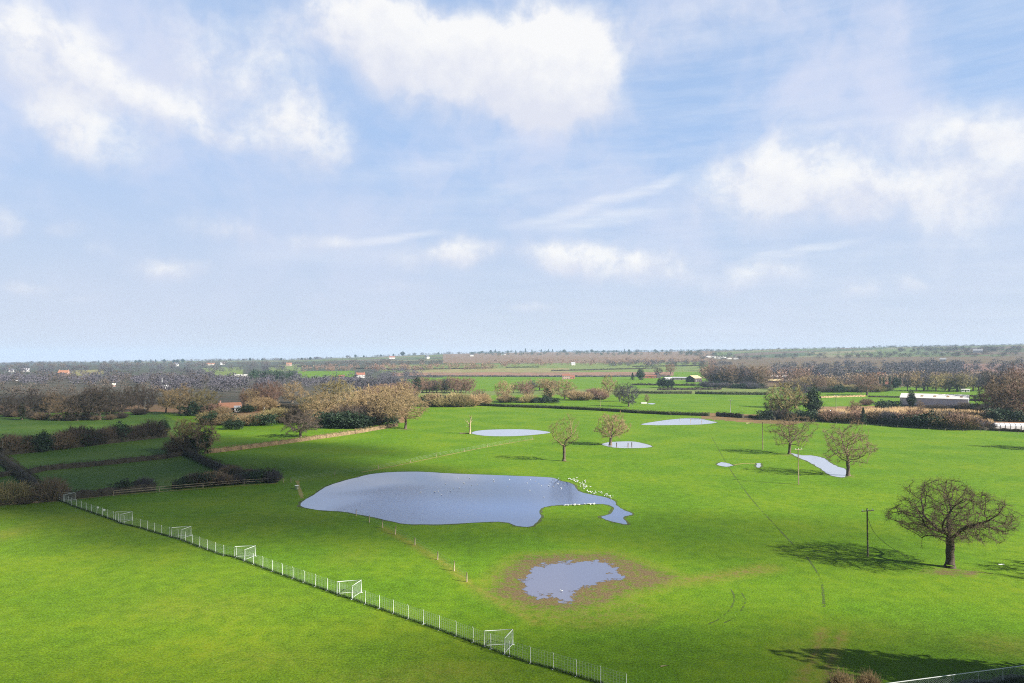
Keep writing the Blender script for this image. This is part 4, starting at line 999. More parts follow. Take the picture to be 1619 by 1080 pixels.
post_line([(1075, 664), (1108, 668), (1130, 667)], 'few posts standing in the oval muddy flood pool', 1.1, spacing=8, r=.13, wires=False)
post_line([(975, 707), (993, 706.5), (999, 706.5)], 'dark broken posts standing in the small puddle under the dense leaning tree', 1.6, r=.16, wires=False, mat=BARK)
def corner_fence():
    a, b = (Vector(ray(*q))*((1.83-CAMZ)/ray(*q)[2]) for q in ((1385, 1083), (1660, 1047))); a.z = b.z = 0
    fo = empty('mesh_fence', a); tag(fo, 'grey chain link fence with top rail at the lower right corner', 'fence'); L = (b-a).length; d = (b-a)/L; n = int(L/2.5)
    mb = MB(); mb.tube([(0, 0, -.2), (0, 0, 1.8)], .035, 7); me = mb.mesh('post', True); me.materials.append(GALV)
    for i in range(n+1): link('post', me, None, fo, d*(L*i/n))
    mb = MB(); mb.tube([(0, 0, 1.83), d*L+Vector((0, 0, 1.83))], .038, 7); mb.build('rail', WHITE, fo, smooth=True)
    mb = MB(); mb.tube([Vector((0, 0, .9))+d*L*.86, d*L+Vector((0, 0, .9))], .03, 7); mb.build('rail', WHITE, fo, smooth=True)
    S = []; E = []; m = int(L/.18)
    for i in range(m):
        for sg in (1, -1):
            x0 = L*i/m; x1 = x0+sg*1.75
            if 0 <= x1 <= L: S.append(tuple(d*x0)); E.append(tuple(d*x1+Vector((0, 0, 1.78))))
    V, Fc = tubes(S, E, .005, .005, 3); link('wire_mesh', npmesh('wire_mesh', V, Fc), GALV, fo)
corner_fence()
rng = np.random.default_rng(77)
V, Fc = sticks(520, 1.5, 1.3, 3.0, rng, .016); bm_ = npmesh('bush', V, Fc)
single('bare_shrub', bm_, TW['straw'], Vector((28.4, 59.6, 0)), .3, (1, 1, 1), 'left half of the straw coloured twiggy bush at the bottom edge', 'shrub')
V, Fc = sticks(520, 1.5, 1.3, 2.8, np.random.default_rng(78), .016); bm_ = npmesh('bush', V, Fc)
single('bare_shrub', bm_, TW['straw'], Vector((30.9, 59.9, 0)), 1.3, (1, 1, 1), 'right half of the straw coloured twiggy bush at the bottom edge', 'shrub')
hedge([(1420, 1112), (1500, 1098), (1660, 1078)], 1.1, 2.6, simple('bramble_green', (.03, .045, .014), .8, .5, 1.), 'dark brambles behind the grey chain link fence at the lower right corner', 60, .3, 60, .2)
# trees standing just out of the picture at right; their shade falls into it
for i, (x, y, s, k, lab) in enumerate(((56, 57.5, 1.35, 'ever', 'dense dark evergreen just outside the lower right corner'), (63, 55.5, 1.35, 'ever', 'second dense evergreen beyond the lower right corner'), (93, 88, 1.15, 'wide', 'bare oak just outside the right edge beside the huge oak'), (186, 229, 1.1, 'round', 'bare tree outside the right edge far beyond the huge oak'))):
    if k == 'ever': tree_thing('evergreen_tree', (TRK, EVERM), EVER, Vector((x, y, 0)), i, (s*1.05, s*1.05, s*1.25), lab)
    else: tree_thing('bare_tree', KINDS[k][0], 'brown', Vector((x, y, 0)), i, s, lab)

# ------------------------------------------------------------------ poles
def pole(px, by, ty, label, arm=True, box=False, stay=False, mat=POLEW, r=.14, armdir=(1, 0)):
    p = P(px, by); h = (by-ty)*depth(p)/F*1.01
    o = empty('telegraph_pole', p); tag(o, label, 'pole')
    mb = MB(); mb.tube([(0, 0, -.3), (0, 0, h)], [r, r*.72], 9); mb.build('pole_shaft', mat, o, smooth=True)
    if arm:
        a = MB(); ax, ay = armdir; w = 1.15; z = h-.35; px_, py_ = -ay, ax
        a.add([(sx*w*ax+sy*.06*px_, sx*w*ay+sy*.06*py_-.16, z+sz*.06) for sx in (-1, 1) for sy in (-1, 1) for sz in (-1, 1)], [(0, 1, 3, 2), (4, 6, 7, 5), (0, 4, 5, 1), (2, 3, 7, 6), (0, 2, 6, 4), (1, 5, 7, 3)])
        c = a.build('crossarm', mat, o)
        for q in (-.95, 0, .95):
            i = MB(); i.tube([(q*ax, q*ay-.16, z+.06), (q*ax, q*ay-.16, z+.18), (q*ax, q*ay-.16, z+.3)], [.05, .07, .03], 7); i.build('insulator', WHITE, c, smooth=True)
    if box:
        b = MB(); b.tube([(.28, -.05, h*.55), (.28, -.05, h*.55+.8)], .2, 8); b.build('cable_box', GALV, o, smooth=True)
    if stay:
        pts = [Vector((.1, 0, h*.8)), Vector((1.0, -.1, h*.5)), Vector((3.2, -.3, h*.22)), Vector((6.0, -.6, 0))]
        mb = MB(); mb.tube([tuple(q) for q in spline(pts, 6)], .03, 5); mb.build('stay_wire', simple('cable', (.05, .05, .045)), o)
pole(1372, 880, 805, 'dark telegraph pole with a drooping cable beside the huge oak', stay=True, mat=simple('pole_dark', (.10, .09, .06)), armdir=(.95, .3))
pole(1262.5, 766, 709, 'pale telegraph pole with crossarm beside the narrow stream of floodwater', armdir=(.95, .3))
pole(1206, 711, 668, 'thin telegraph pole left of the crooked tree at the stream', arm=False)
pole(949, 643, 626, 'yellowish telegraph pole just beyond the long clipped hedge')
pole(1155, 655, 632, 'telegraph pole behind the short black hedge', mat=simple('pole_grey', (.3, .3, .28)))
pole(1322, 664, 625, 'grey telegraph pole in the rough beige strip left of the pointed conifer', mat=simple('pole_grey', (.3, .3, .28)))
pole(4, 720, 697, 'whitish pole at the left edge in the shaded upper hedge', arm=False, mat=simple('pole_grey', (.3, .3, .28)))
pole(186, 690, 676, 'pale short pole rising from the right part of the shaded upper hedge', arm=False, mat=simple('pole_grey', (.3, .3, .28)))
pole(229, 652, 628, 'grey pole in front of the trees at the end of the left belt', arm=False, mat=simple('pole_grey', (.3, .3, .28)))
pole(174, 662, 640, 'thin pole among the trees of the shaded left belt', arm=False)
pole(417, 654, 640, 'pole with a white box right of the bungalow', arm=False, box=True, mat=simple('pole_grey', (.3, .3, .28)))
pole(430, 640, 623, 'pale pole left of the golden round tree', arm=False, mat=simple('pole_grey', (.3, .3, .28)))
pole(256, 612, 597, 'tall white mast before the purple woodland behind the left belt', arm=False, mat=WHITE, r=.35)
pole(676, 634, 626, 'short pale pole beyond the olive scrub on the bank', arm=False, mat=simple('pole_grey', (.3, .3, .28)))
pole(1160, 613, 602, 'grey mast before the copse right of the timber barn', mat=simple('pole_grey', (.3, .3, .28)), r=.2)

# ------------------------------------------------------------------ buildings
BRICK = simple('brick_wall', (.38, .16, .10), .9, .15, 2); PINK = simple('pink_render', (.40, .26, .22), .9, .1, 1); CREAM = simple('cream_render', (.62, .58, .48), .9, .08, 1)
WHITER = simple('white_render', (.58, .57, .54), .8, .06, 1); TILE = simple('orange_tile', (.30, .145, .09), .85, .2, 2); TILED = simple('red_brown_tile', (.24, .10, .07), .85, .2, 2); SLATE = simple('slate_roof', (.10, .10, .12), .7, .2, 2)
TIMBER = simple('dark_timber', (.06, .05, .05), .9, .2, 2); SANDR = simple('sand_roof', (.50, .40, .22), .85, .1, 1); GREYS = simple('grey_sheet', (.34, .34, .36), .6, .1, 1)
def house(p, rz, w, d, h, rh, wall, roof, label, cat='house', wins=4, chim=1, storeys=1, name='house', door=True, over=.35, gablewin=True):
    o = empty(name, p, rz); tag(o, label, cat)
    mb = MB(); W, D = w/2, d/2
    mb.add([(-W, -D, -1), (W, -D, -1), (W, D, -1), (-W, D, -1), (-W, -D, h), (W, -D, h), (W, D, h), (-W, D, h), (-W, 0, h+rh), (W, 0, h+rh)],
           [(0, 1, 5, 4), (2, 3, 7, 6), (1, 2, 6, 9, 5), (3, 0, 4, 8, 7), (0, 3, 2, 1)])
    mb.build('wall', wall, o)
    mb = MB(); sl = rh/D; t = .16; X = W+over
    for s in (-1, 1):
        y0 = s*(D+over); z0 = h-over*sl+.04; zr = h+rh+.04
        vs = [(-X, y0, z0), (X, y0, z0), (X, 0, zr), (-X, 0, zr)]; vs += [(a, b, c+t) for a, b, c in vs]
        mb.add(vs, [(0, 1, 2, 3), (4, 7, 6, 5), (0, 4, 5, 1), (1, 5, 6, 2), (2, 6, 7, 3), (3, 7, 4, 0)])
    rf = mb.build('roof', roof, o)
    for k in range(chim):
        x = (-W+.8) if k == 0 else W-.8
        mb = MB(); mb.box(x-.4, x+.4, -.35, .35, h+rh-.5, h+rh+1.1); mb.box(x-.48, x+.48, -.43, .43, h+rh+1.1, h+rh+1.25); c = mb.build('chimney', wall if wall is not WHITER else BRICK, rf)
        q = MB(); q.tube([(x, 0, h+rh+1.25), (x, 0, h+rh+1.6)], .13, 7); q.build('chimney_pot', TILE, rf)
    for f in range(storeys):
        z0 = .9+f*2.6
        for i in range(wins):
            x = -W+w*(i+.5)/wins
            if f == 0 and door and i == wins//2:
                mb = MB(); mb.box(x-.45, x+.45, -D-.06, -D+.02, 0, 2.05); mb.build('door', TIMBER, o); continue
            ww = min(.75, w/wins*.36)
            mb = MB(); mb.box(x-ww, x+ww, -D-.05, -D+.02, z0, z0+1.25); wn = mb.build('window', WHITE, o)
            mb = MB()
            for s in (-1, 1): mb.box(x+s*ww*.5-ww*.42, x+s*ww*.5+ww*.42, -D-.065, -D-.052, z0+.08, z0+1.17)
            mb.build('pane', GLASS, wn)
    if gablewin:
        for s in (-1, 1):
            mb = MB(); xa, xb = sorted((s*(W-.02), s*(W+.05))); mb.box(xa, xb, -.55, .55, 1.0, 2.2); mb.build('window', GLASS, o)
    return o
def az(px): return -math.atan((px-CX)/F)           # turn that faces the lens from there
# big shed
def shed():
    p = P(1477, 643.5); o = empty('farm_shed', p, R(-37)); tag(o, 'big long farm shed with white roof and grey blue metal walls', 'shed')
    w, d, h, rh = 37.0, 16.0, 5.6, 2.4; W, D = w/2, d/2
    o.location = p+Vector((math.sin(R(-37))*-0+4, 6, 0))
    m, t = newmat('ribbed_metal'); tc = t.n('ShaderNodeTexCoord').outputs['Object']; wv = t.n('ShaderNodeTexWave'); wv.inputs['Scale'].default_value = 1.3; t.l(tc, wv.inputs[0])
    pan = t.noise(tc, .35, 2, .5); cc = t.mix(t.mr(wv.outputs['Fac'], .3, .8), (.33, .37, .50), (.46, .50, .64)); cc = t.mix(t.mr(pan, .4, .6, 0, .35), cc, (.62, .60, .58)); bsdf(t, cc, .5, .3)
    mb = MB(); mb.add([(-W, -D, 1.1), (W, -D, 1.1), (W, D, 1.1), (-W, D, 1.1), (-W, -D, h), (W, -D, h), (W, D, h), (-W, D, h), (-W, 0, h+rh), (W, 0, h+rh)], [(0, 1, 5, 4), (2, 3, 7, 6), (1, 2, 6, 9, 5), (3, 0, 4, 8, 7), (0, 3, 2, 1)]); mb.build('wall', m, o)
    mb = MB(); mb.box(-W-.05, W+.05, -D-.05, D+.05, -.5, 1.1); mb.build('plinth', simple('block_plinth', (.16, .13, .13), .9), o)
    mb = MB(); X = W+.5; t_ = .14; sl = rh/D
    for s in (-1, 1):
        y0 = s*(D+.5); z0 = h-.5*sl+.05; zr = h+rh+.05
        vs = [(-X, y0, z0), (X, y0, z0), (X, 0, zr), (-X, 0, zr)]; vs += [(a, b, c+t_) for a, b, c in vs]; mb.add(vs, [(0, 1, 2, 3), (4, 7, 6, 5), (0, 4, 5, 1), (1, 5, 6, 2), (2, 6, 7, 3), (3, 7, 4, 0)])
    rf = mb.build('roof', simple('white_sheet_roof', (.62, .60, .57), .6, .06, .5), o)
    SKY_ = simple('brown_rooflight', (.30, .20, .11), .5, .1)
    for k in range(5):
        x = -W+4+k*7.2; mb = MB(); y0, y1 = -D*.72, -D*.42
        vs = [(x, y0, h+(D+y0)*sl+.2), (x+1.5, y0, h+(D+y0)*sl+.2), (x+1.5, y1, h+(D+y1)*sl+.2), (x, y1, h+(D+y1)*sl+.2)]; vs += [(a, b, c+.06) for a, b, c in vs]
        mb.add(vs, [(0, 3, 2, 1), (4, 5, 6, 7), (0, 1, 5, 4), (1, 2, 6, 5), (2, 3, 7, 6), (3, 0, 4, 7)]); mb.build('rooflight', SKY_, rf)
    for s in (-1, 1):
        mb = MB(); mb.box(s*(W+.12)-.1, s*(W+.12)+.1, -D-.12, -D+.5, 0, h); mb.build('corner_trim', WHITE, o)
    mb = MB(); mb.box(W+.05, W+.12, -3, 3, 0, 4.4); mb.build('door', WHITE, o)
    mb = MB(); mb.box(-W, W, -D-.62, -D-.5, h-.2, h-.05); mb.build('gutter', WHITE, o)
shed()
def polytunnel():
    a = P(1574, 679.5); b = a+Vector((30, -6.5, 0)); d = (b-a).normalized(); L = 30.0
    o = empty('glasshouse', a, math.atan2(d.y, d.x)); tag(o, 'low long white greenhouse tunnel at the right edge of the field', 'greenhouse')
    m, t = newmat('white_panel'); tc = t.n('ShaderNodeTexCoord').outputs['Object']; nz = t.noise(tc, 1.2, 3, .6); cc = t.mix(nz, (.62, .62, .64), (.82, .80, .80)); bsdf(t, cc, .35, .4)
    prof = [(0, 0), (0, 1.7), (.5, 2.35), (1.6, 2.9), (2.7, 2.35), (3.2, 1.7), (3.2, 0)]
    V = [(x, y, z) for x in (0, L) for y, z in prof]; n = len(prof); Fc = [(i, i+1, n+i+1, n+i) for i in range(n-1)]+[tuple(range(n))[::-1], tuple(range(n, 2*n))]
    mb = MB(); mb.add(V, Fc); mb.build('cover', m, o)
    for k in range(16):
        x = L*k/15; mb = MB(); mb.tube([(x, y+(-.05 if y < 1.6 else .05), z+.04) for y, z in prof], .07, 5); mb.build('hoop', GREYS, o, smooth=True)
    mb = MB(); mb.box(-.06, -.02, 1.0, 2.2, 0, 2.0); mb.build('door', GREYS, o)
polytunnel()
b = house(P(363, 651), az(363)+R(12), 12, 7, 2.6, 2.6, PINK, TILE, 'low bungalow with orange tiled roof among tan trees', 'bungalow', 4, 1)
house(P(375, 651)+Vector((1.5, -3.5, 0)), az(375), 3.2, 3.2, 2.6, 1.0, WHITER, GREYS, 'small white outbuilding at the right end of the orange roofed bungalow', 'outbuilding', 1, 0, door=False)
house(P(101, 594.5), az(100)+R(-25), 15, 8, 5.2, 4, PINK, TILE, 'pink farmhouse with red roof on the slope at far left', 'farmhouse', 4, 2, 2)
house(P(570, 597.5), az(570)+R(10), 13, 7, 5.2, 3, WHITER, TILED, 'white house with red roof and red brick bands beyond the sunlit copse', 'house', 5, 2, 2)
house(P(540, 597), az(540), 9, 5, 2.4, 1.6, PINK, TILED, 'low pink outbuilding left of the white house with red roof', 'outbuilding', 2, 0)
house(P(895, 599.5), az(895)+R(6), 11.5, 7, 5.2, 2.6, PINK, TILED, 'pink farmhouse in the fields below the middle ridge', 'farmhouse', 4, 2, 2)
house(P(905, 599), az(905)+R(6), 6.5, 5, 3.0, 2.2, BRICK, TILED, 'brick outbuilding joined to the right of the pink farmhouse', 'outbuilding', 2, 0)
house(P(906, 577.5), az(906)+R(15), 10, 7, 4.4, 3.2, WHITER, GREYS, 'bright white cottage alone at the edge of the ridge wood', 'cottage', 3, 1)
house(P(1035, 575.5), az(1035), 14, 8, 5, 3, WHITER, SLATE, 'white farmhouse on the pale fields right of the middle', 'farmhouse', 4, 2, 2)
house(P(620, 567.5), az(620), 22, 10, 6, 5, WHITER, TILED, 'white house with orange red roof on the skyline above the sunlit copse', 'house', 4, 2, 2)
house(P(675, 567), az(675)+R(60), 20, 11, 7, 6, CREAM, SLATE, 'pale gabled house on the skyline right of the bluish tree clump', 'house', 3, 1, 2)
house(P(746, 563.5), az(746), 14, 9, 6, 4, WHITER, SLATE, 'small white house on the skyline left of the middle ridge trees', 'house', 3, 1, 2)
house(P(796, 561.5), az(796), 20, 9, 6, 4, WHITER, SLATE, 'white house among the dark trees on the middle ridge', 'house', 4, 1, 2)
house(P(457, 578.5), az(457), 16, 9, 5, 4.5, PINK, TILE, 'house with orange roof on the far slope above the evergreen plantation', 'house', 3, 1, 2)
def long_wall(px0, px1, py, h, label):
    a, b_ = P(px0, py), P(px1, py); v = b_-a; L = v.length; o = empty('garden_wall', a, math.atan2(v.y, v.x)); tag(o, label, 'wall')
    mb = MB(); mb.box(0, L, -.3, .3, -2, h); mb.build('wall', simple('sandy_wall', (.52, .42, .28), .9), o); mb = MB(); mb.box(-.1, L+.1, -.45, .45, h, h+.25); mb.build('coping', simple('coping_stone', (.45, .38, .28)), o)
long_wall(422, 452, 580.5, 4.5, 'long sandy wall left of the orange roofed house on the far slope')
long_wall(470, 496, 580.5, 6, 'long sandy wall right of the orange roofed house on the far slope')
house(P(278, 579), az(278)+R(50), 16, 9, 6, 5, WHITER, SLATE, 'white gabled house on the skyline left of the bungalow', 'house', 2, 1, 2)
house(P(333, 577.5), az(333), 26, 10, 4, 4, CREAM, TILE, 'long low house with reddish roof on the skyline above the bungalow', 'house', 4, 0)
house(P(352, 577), az(352), 14, 9, 5, 4, WHITER, GREYS, 'pale grey roofed building on the skyline above the bungalow', 'house', 3, 0)
house(P(40, 588), az(40), 14, 7, 4, 3, WHITER, GREYS, 'white building among trees low on the far left skyline', 'house', 3, 0)
house(P(18, 588.5), az(18), 9, 7, 4, 3, WHITER, SLATE, 'tiny white cottage at the far left below the skyline', 'cottage', 2, 1)
house(P(31, 602), az(31), 10, 5, 2.6, 1.6, GREYS, GREYS, 'pale grey barn in the woods at the far left', 'barn', 2, 0)
house(P(180, 611), az(180), 3.2, 3, 2.0, 1.4, PINK, CREAM, 'little pale hut in a clearing behind the left belt', 'hut', 1, 0, door=False)
house(P(261, 614), az(261)+R(20), 6, 4, 2.2, 1.4, WHITER, WHITER, 'small white shed at the foot of the white mast', 'shed', 2, 0, door=False)
house(P(361, 605), az(361)+R(5), 24, 12, 3.4, 2.6, GREYS, simple('blue_grey_roof', (.30, .36, .50), .6), 'blue grey roofed barn before the woods above the bungalow', 'barn', 3, 0)
house(P(382, 596), az(382), 22, 7, 2.4, 1.4, CREAM, WHITER, 'long low white shed below the green field on the left slope', 'shed', 3, 0)
# farm in the middle distance
house(P(1097, 604), az(1097)+R(62), 20, 13, 5.2, 3.4, TIMBER, SANDR, 'dark timber barn with sandy roof and white gable edges', 'barn', 2, 0, door=True)
for q in (1056,): house(P(q, 600.5), az(q)+R(40), 14, 5, 2.6, 1.0, GREYS, WHITER, 'pale roofed shed left of the timber barn', 'shed', 2, 0)
house(P(1078, 601), az(1078), 26, 8, 3.0, 1.4, simple('greybrown_wall', (.25, .21, .2), .9), GREYS, 'long grey roofed farm building between pale shed and timber barn', 'farm building', 5, 0)
house(P(1027, 598), az(1027), 20, 8, 3.0, 2.2, BRICK, TILED, 'red brown roofed farm range behind the dark round tree', 'farm building', 4, 0)
house(P(1039, 597.5), az(1039)+R(-60), 9, 7, 4.0, 2.8, TIMBER, SLATE, 'dark gabled barn at the end of the red brown range', 'barn', 2, 0)
house(P(1182, 597), az(1182), 7, 5, 3.2, 2.0, WHITER, WHITER, 'small white roofed house among the pink woods right of the timber barn', 'house', 2, 0)
house(P(1170, 600), az(1170), 18, 6, 3.0, 2.2, BRICK, TILE, 'brick row with red roof hidden in the copse right of the timber barn', 'farm building', 3, 0)
# white cottages at right
house(P(1357, 592), az(1357)+R(25), 9, 7, 5.0, 2.4, WHITER, simple('mossy_roof', (.42, .50, .30), .9), 'bright white house with greenish roof in front of the dark purple wood', 'house', 3, 1, 2)
house(P(1394, 597), az(1394), 11, 7, 4.2, 3.4, BRICK, TILE, 'red brick house with red roof right of the bright white house', 'house', 3, 2, 2)
house(P(1411, 612.5), az(1411), 13, 7, 3.4, 2.6, WHITER, TILED, 'white cottage with chimneys among dark evergreens at right', 'cottage', 4, 2)
house(P(1288, 598), az(1288)+R(15), 18, 8, 4.0, 3.0, CREAM, TILED, 'pale house with red gable at the left foot of the dark purple wood', 'house', 4, 1)
house(P(1306, 596), az(1306), 13, 6, 2.6, 1.6, WHITER, GREYS, 'low white building at the foot of the dark purple wood', 'shed', 3, 0)
house(P(1224, 599), az(1224), 34, 9, 3.0, 1.6, simple('greybrown_wall', (.25, .21, .2), .9), WHITER, 'long low pale roofed building left of the purple wood', 'farm building', 5, 0)
house(P(1226, 605.5), az(1226), 17, 7, 2.8, 2.0, PINK, SANDR, 'pinkish long roof behind the red bushes at right', 'farm building', 4, 0)
house(P(1491, 571.5), az(1491), 12, 8, 4.5, 3.2, WHITER, GREYS, 'tiny white house on the hazy slope at far right', 'house', 2, 0)
house(P(1546, 557.5), az(1546), 24, 10, 6, 4, WHITER, GREYS, 'white building in the wood on the crest of the far right hill', 'house', 3, 0)
house(P(1526, 620), az(1526)+R(20), 7, 2.6, 2.4, .5, WHITER, WHITER, 'white caravan parked behind the right end of the big shed', 'caravan', 3, 0, name='caravan', gablewin=False)
# mobile home park on the hill
rn = random.Random(4)
def homes():
    src = None
    for i in range(26):
        x = 1118+rn.random()*50; y = 565.2+(x-1118)*.05+rn.uniform(-1.1, 1.2)
        p = P(x, y); o = house(p, az(x)+rn.uniform(-.6, .6), rn.uniform(11, 14), 4.5, 2.6, 1.0, WHITER, WHITER if rn.random() < .6 else CREAM, 'white mobile home in the park on the hill right of the middle', 'mobile home', 3, 0, name='mobile_home', gablewin=False)
        o['group'] = 'mobile homes on the hill'
homes()
# trough and small things
def trough():
    p = P(1018, 638.5); o = empty('water_trough', p); tag(o, 'white water trough under the tiny bare tree', 'trough')
    mb = MB(); mb.add([(-1.9, -.7, 0), (1.9, -.7, 0), (1.9, .7, 0), (-1.9, .7, 0), (-2.1, -.85, 1.1), (2.1, -.85, 1.1), (2.1, .85, 1.1), (-2.1, .85, 1.1), (-1.9, -.7, 1.1), (1.9, -.7, 1.1), (1.9, .7, 1.1), (-1.9, .7, 1.1), (-1.8, -.6, .8), (1.8, -.6, .8), (1.8, .6, .8), (-1.8, .6, .8)],
                    [(0, 3, 2, 1), (0, 1, 5, 4), (1, 2, 6, 5), (2, 3, 7, 6), (3, 0, 4, 7), (4, 5, 9, 8), (5, 6, 10, 9), (6, 7, 11, 10), (7, 4, 8, 11), (8, 9, 13, 12), (9, 10, 14, 13), (10, 11, 15, 14), (11, 8, 12, 15)]); mb.build('tank', WHITER, o)
    mb = MB(); mb.box(-1.79, 1.79, -.59, .59, .9, .95); mb.build('water_surface', WATERL, o)
trough()
mb = MB(); mb.add([(-.42, -.1, .02), (.42, -.06, .02), (.4, .1, .02), (-.44, .07, .02), (-.42, -.1, .07), (.42, -.06, .1), (.4, .1, .12), (-.44, .07, .08)], [(0, 3, 2, 1), (4, 5, 6, 7), (0, 1, 5, 4), (1, 2, 6, 5), (2, 3, 7, 6), (3, 0, 4, 7)])
tag(mb.build('broken_board', WHITE, None, P(1583, 893)), 'short white broken board lying on the grass right of the huge oak', 'board')
mb = MB(); mb.tube([(-.35, 0, .04), (0, .02, .06), (.4, .08, .1)], [.05, .04, .02], 6); mb.tube([(0, .02, .06), (.2, -.15, .12)], [.03, .01], 5)
tag(mb.build('fallen_branch', BARKPALE, None, P(1050, 1054), True), 'small pale broken branch lying on the grass near the bottom edge', 'branch')
def bucket(px, py, label, s=1.0):
    mb = MB(); n = 14
    ri = [(.26, 0), (.34, .62), (.36, .62), (.36, .66), (.31, .66), (.25, .1)]
    for k, (r, z) in enumerate(ri): mb.v += [(r*math.cos(i/n*6.2832), r*math.sin(i/n*6.2832), z) for i in range(n)]
    for k in range(len(ri)-1): mb.f += [(k*n+i, k*n+(i+1) % n, (k+1)*n+(i+1) % n, (k+1)*n+i) for i in range(n)]
    mb.f.append(tuple(range((len(ri)-1)*n, len(ri)*n))); mb.f.append(tuple(range(n))[::-1])
    o = mb.build('feed_bucket', WHITE, None, P(px, py), True); o.scale = (s,)*3; tag(o, label, 'bucket')
bucket(469, 773.5, 'white tub standing in the grass at the left tip of the big pond', 1.3)

# ------------------------------------------------------------------ gulls
GREYW = simple('gull_grey', (.42, .44, .47), .7); BEAK = simple('gull_beak', (.5, .3, .05), .6)
def gull_mesh(stand):
    mb = MB(); z = .2 if stand else .09
    mb.ball((0, 0, z), (.22, .105, .1), 10, 7); mb.ball((.17, 0, z+.13), (.075, .065, .068), 8, 6); mb.tube([(.12, 0, z+.02), (.16, 0, z+.1)], [.075, .055], 8)
    mb.add([(-.17, -.05, z+.03), (-.36, -.03, z+.04), (-.36, .03, z+.04), (-.17, .05, z+.03), (-.17, 0, z-.03)], [(0, 1, 2, 3), (0, 4, 1), (3, 2, 4), (1, 4, 2)])
    nw = len(mb.f)
    for s in (-1, 1): mb.ball((-.05, s*.085, z+.03), (.2, .03, .07), 8, 5)
    nb = len(mb.f); mb.tube([(.235, 0, z+.125), (.31, 0, z+.105)], [.018, .005], 5)
    if stand:
        for s in (-1, 1): mb.tube([(0, s*.045, z-.07), (.01, s*.045, 0)], .009, 5)
    me = mb.mesh('gull', True)
    for m in (WHITE, GREYW, BEAK): me.materials.append(m)
    for i, p in enumerate(me.polygons): p.material_index = 0 if i < nw else 1 if i < nb else 2
    return me
GS, GF = gull_mesh(True), gull_mesh(False)
def gull(px, py, me, label, group, z=0):
    o = bpy.data.objects.new('gull', me); COL.objects.link(o); p = P(px, py); o.location = (p.x, p.y, z); o.rotation_euler = (0, 0, rn.uniform(0, 6.28)); k = rn.uniform(.62, .85); o.scale = (k, k, k)
    tag(o, label, 'gull', group)
rn = random.Random(12)
bank = [(895, 759), (903, 760.5), (911, 766), (916, 772), (922, 777), (930, 781), (938, 783)]
for i in range(62):
    f = rn.random()**.9*(len(bank)-1.01); k = int(f); a, b_ = bank[k], bank[k+1]; x = a[0]+(b_[0]-a[0])*(f-k); y = a[1]+(b_[1]-a[1])*(f-k)
    u = abs(rn.gauss(0, 1)); gull(x+2+u*7, y-.5-u*1.6+rn.uniform(-1, 1), GS, 'white gull in the dense flock on the far grass bank of the big pond', 'gulls on the far bank')
for i in range(13):
    t = rn.random(); gull(951+t*24, 781.5+t*6+rn.gauss(0, 1.2), GS, 'white gull in the small flock by the narrow outlet of the big pond', 'gulls by the outlet')
for i in range(30):
    t = rn.random(); x = 888+t*56; gull(x, 799.8-2.4*t+rn.uniform(-.5, .9), GS, 'white gull in the row along the near grass spit of the big pond', 'gulls along the spit')
for i in range(26):
    x = 700+rn.random()*195; y = 756+rn.random()*22*(.5+.5*rn.random())
    gull(x, y, GF, 'white gull floating on the right half of the big pond', 'gulls floating on the big pond', .02)
for x, y in ((665, 779), (687, 778), (693, 777.5), (698, 783), (712, 777), (566, 755), (860, 787), (875, 770)):
    gull(x, y, GF, 'white gull floating alone on the left part of the big pond' if x < 720 else 'white gull floating on the right half of the big pond', 'gulls on the left part' if x < 720 else 'gulls floating on the big pond', .02)
gull(887.5, 935.5, GS, 'single white bird standing in the brown muddy puddle', None)
gull(985, 667.5, GS, 'single white bird on the grass just below the long clipped hedge', None)

# ------------------------------------------------------------------ sun, clouds, sky, air
SUND = Vector((.772, -.392, .5)).normalized()
EL = math.asin(SUND.z)
sl = bpy.data.lights.new('sun', 'SUN'); sl.energy = 5.0; sl.angle = R(.55); sl.color = (1, .95, .86)
so = bpy.data.objects.new('sun', sl); COL.objects.link(so); so.rotation_euler = SUND.to_track_quat('Z', 'Y').to_euler()

def cloud(gx, gy, rx, ry, dens, seed, Z=760, rot=0):
    """an unseen cloud added high behind the lens, shaped to shade the ground at (gx, gy)"""
    off = SUND*(Z/SUND.z); rn_ = random.Random(seed)
    import bmesh
    bm = bmesh.new(); bmesh.ops.create_icosphere(bm, subdivisions=4, radius=1)
    ph = [rn_.uniform(0, 6.28) for _ in range(6)]
    for v in bm.verts:
        c = v.co; k = 1+.16*math.sin(c.x*4+ph[0])*math.cos(c.y*4+ph[1])+.1*math.sin(c.x*9+ph[2]+c.y*7)+.06*math.sin(c.y*15+ph[3]+c.x*11)
        v.co = Vector((c.x*rx*k, c.y*ry*k, c.z*min(rx, ry)*.5*k))
    me = bpy.data.meshes.new('cloud'); bm.to_mesh(me); bm.free()
    m, t = newmat('shade_cloud_vapour'); v = t.n('ShaderNodeVolumePrincipled'); v.inputs['Color'].default_value = (1, 1, 1, 1); v.inputs['Density'].default_value = dens/(min(rx, ry)); v.inputs['Anisotropy'].default_value = .3
    v.inputs['Density Attribute'].default_value = ''; o_ = t.n('ShaderNodeOutputMaterial'); t.l(v.outputs[0], o_.inputs['Volume'])
    o = link('cloud', me, m, loc=Vector((gx, gy, 0))+off); o.rotation_euler = (0, 0, rot); tag(o, kind='structure')
cloud(-330, 430, 190, 170, .55, 1); cloud(-150, 215, 100, 72, 1.15, 2, 900, .3); cloud(-74, 166, 66, 46, 1.15, 3, 700, .15)
cloud(-26, 122, 38, 15, .5, 4, 640); cloud(22, 66, 42, 14, .6, 5, 620); cloud(36, 118, 34, 18, .35, 6, 660); cloud(-38, 62, 22, 10, .22, 7, 640)  # small unseen wisps added to darken parts of the near ground

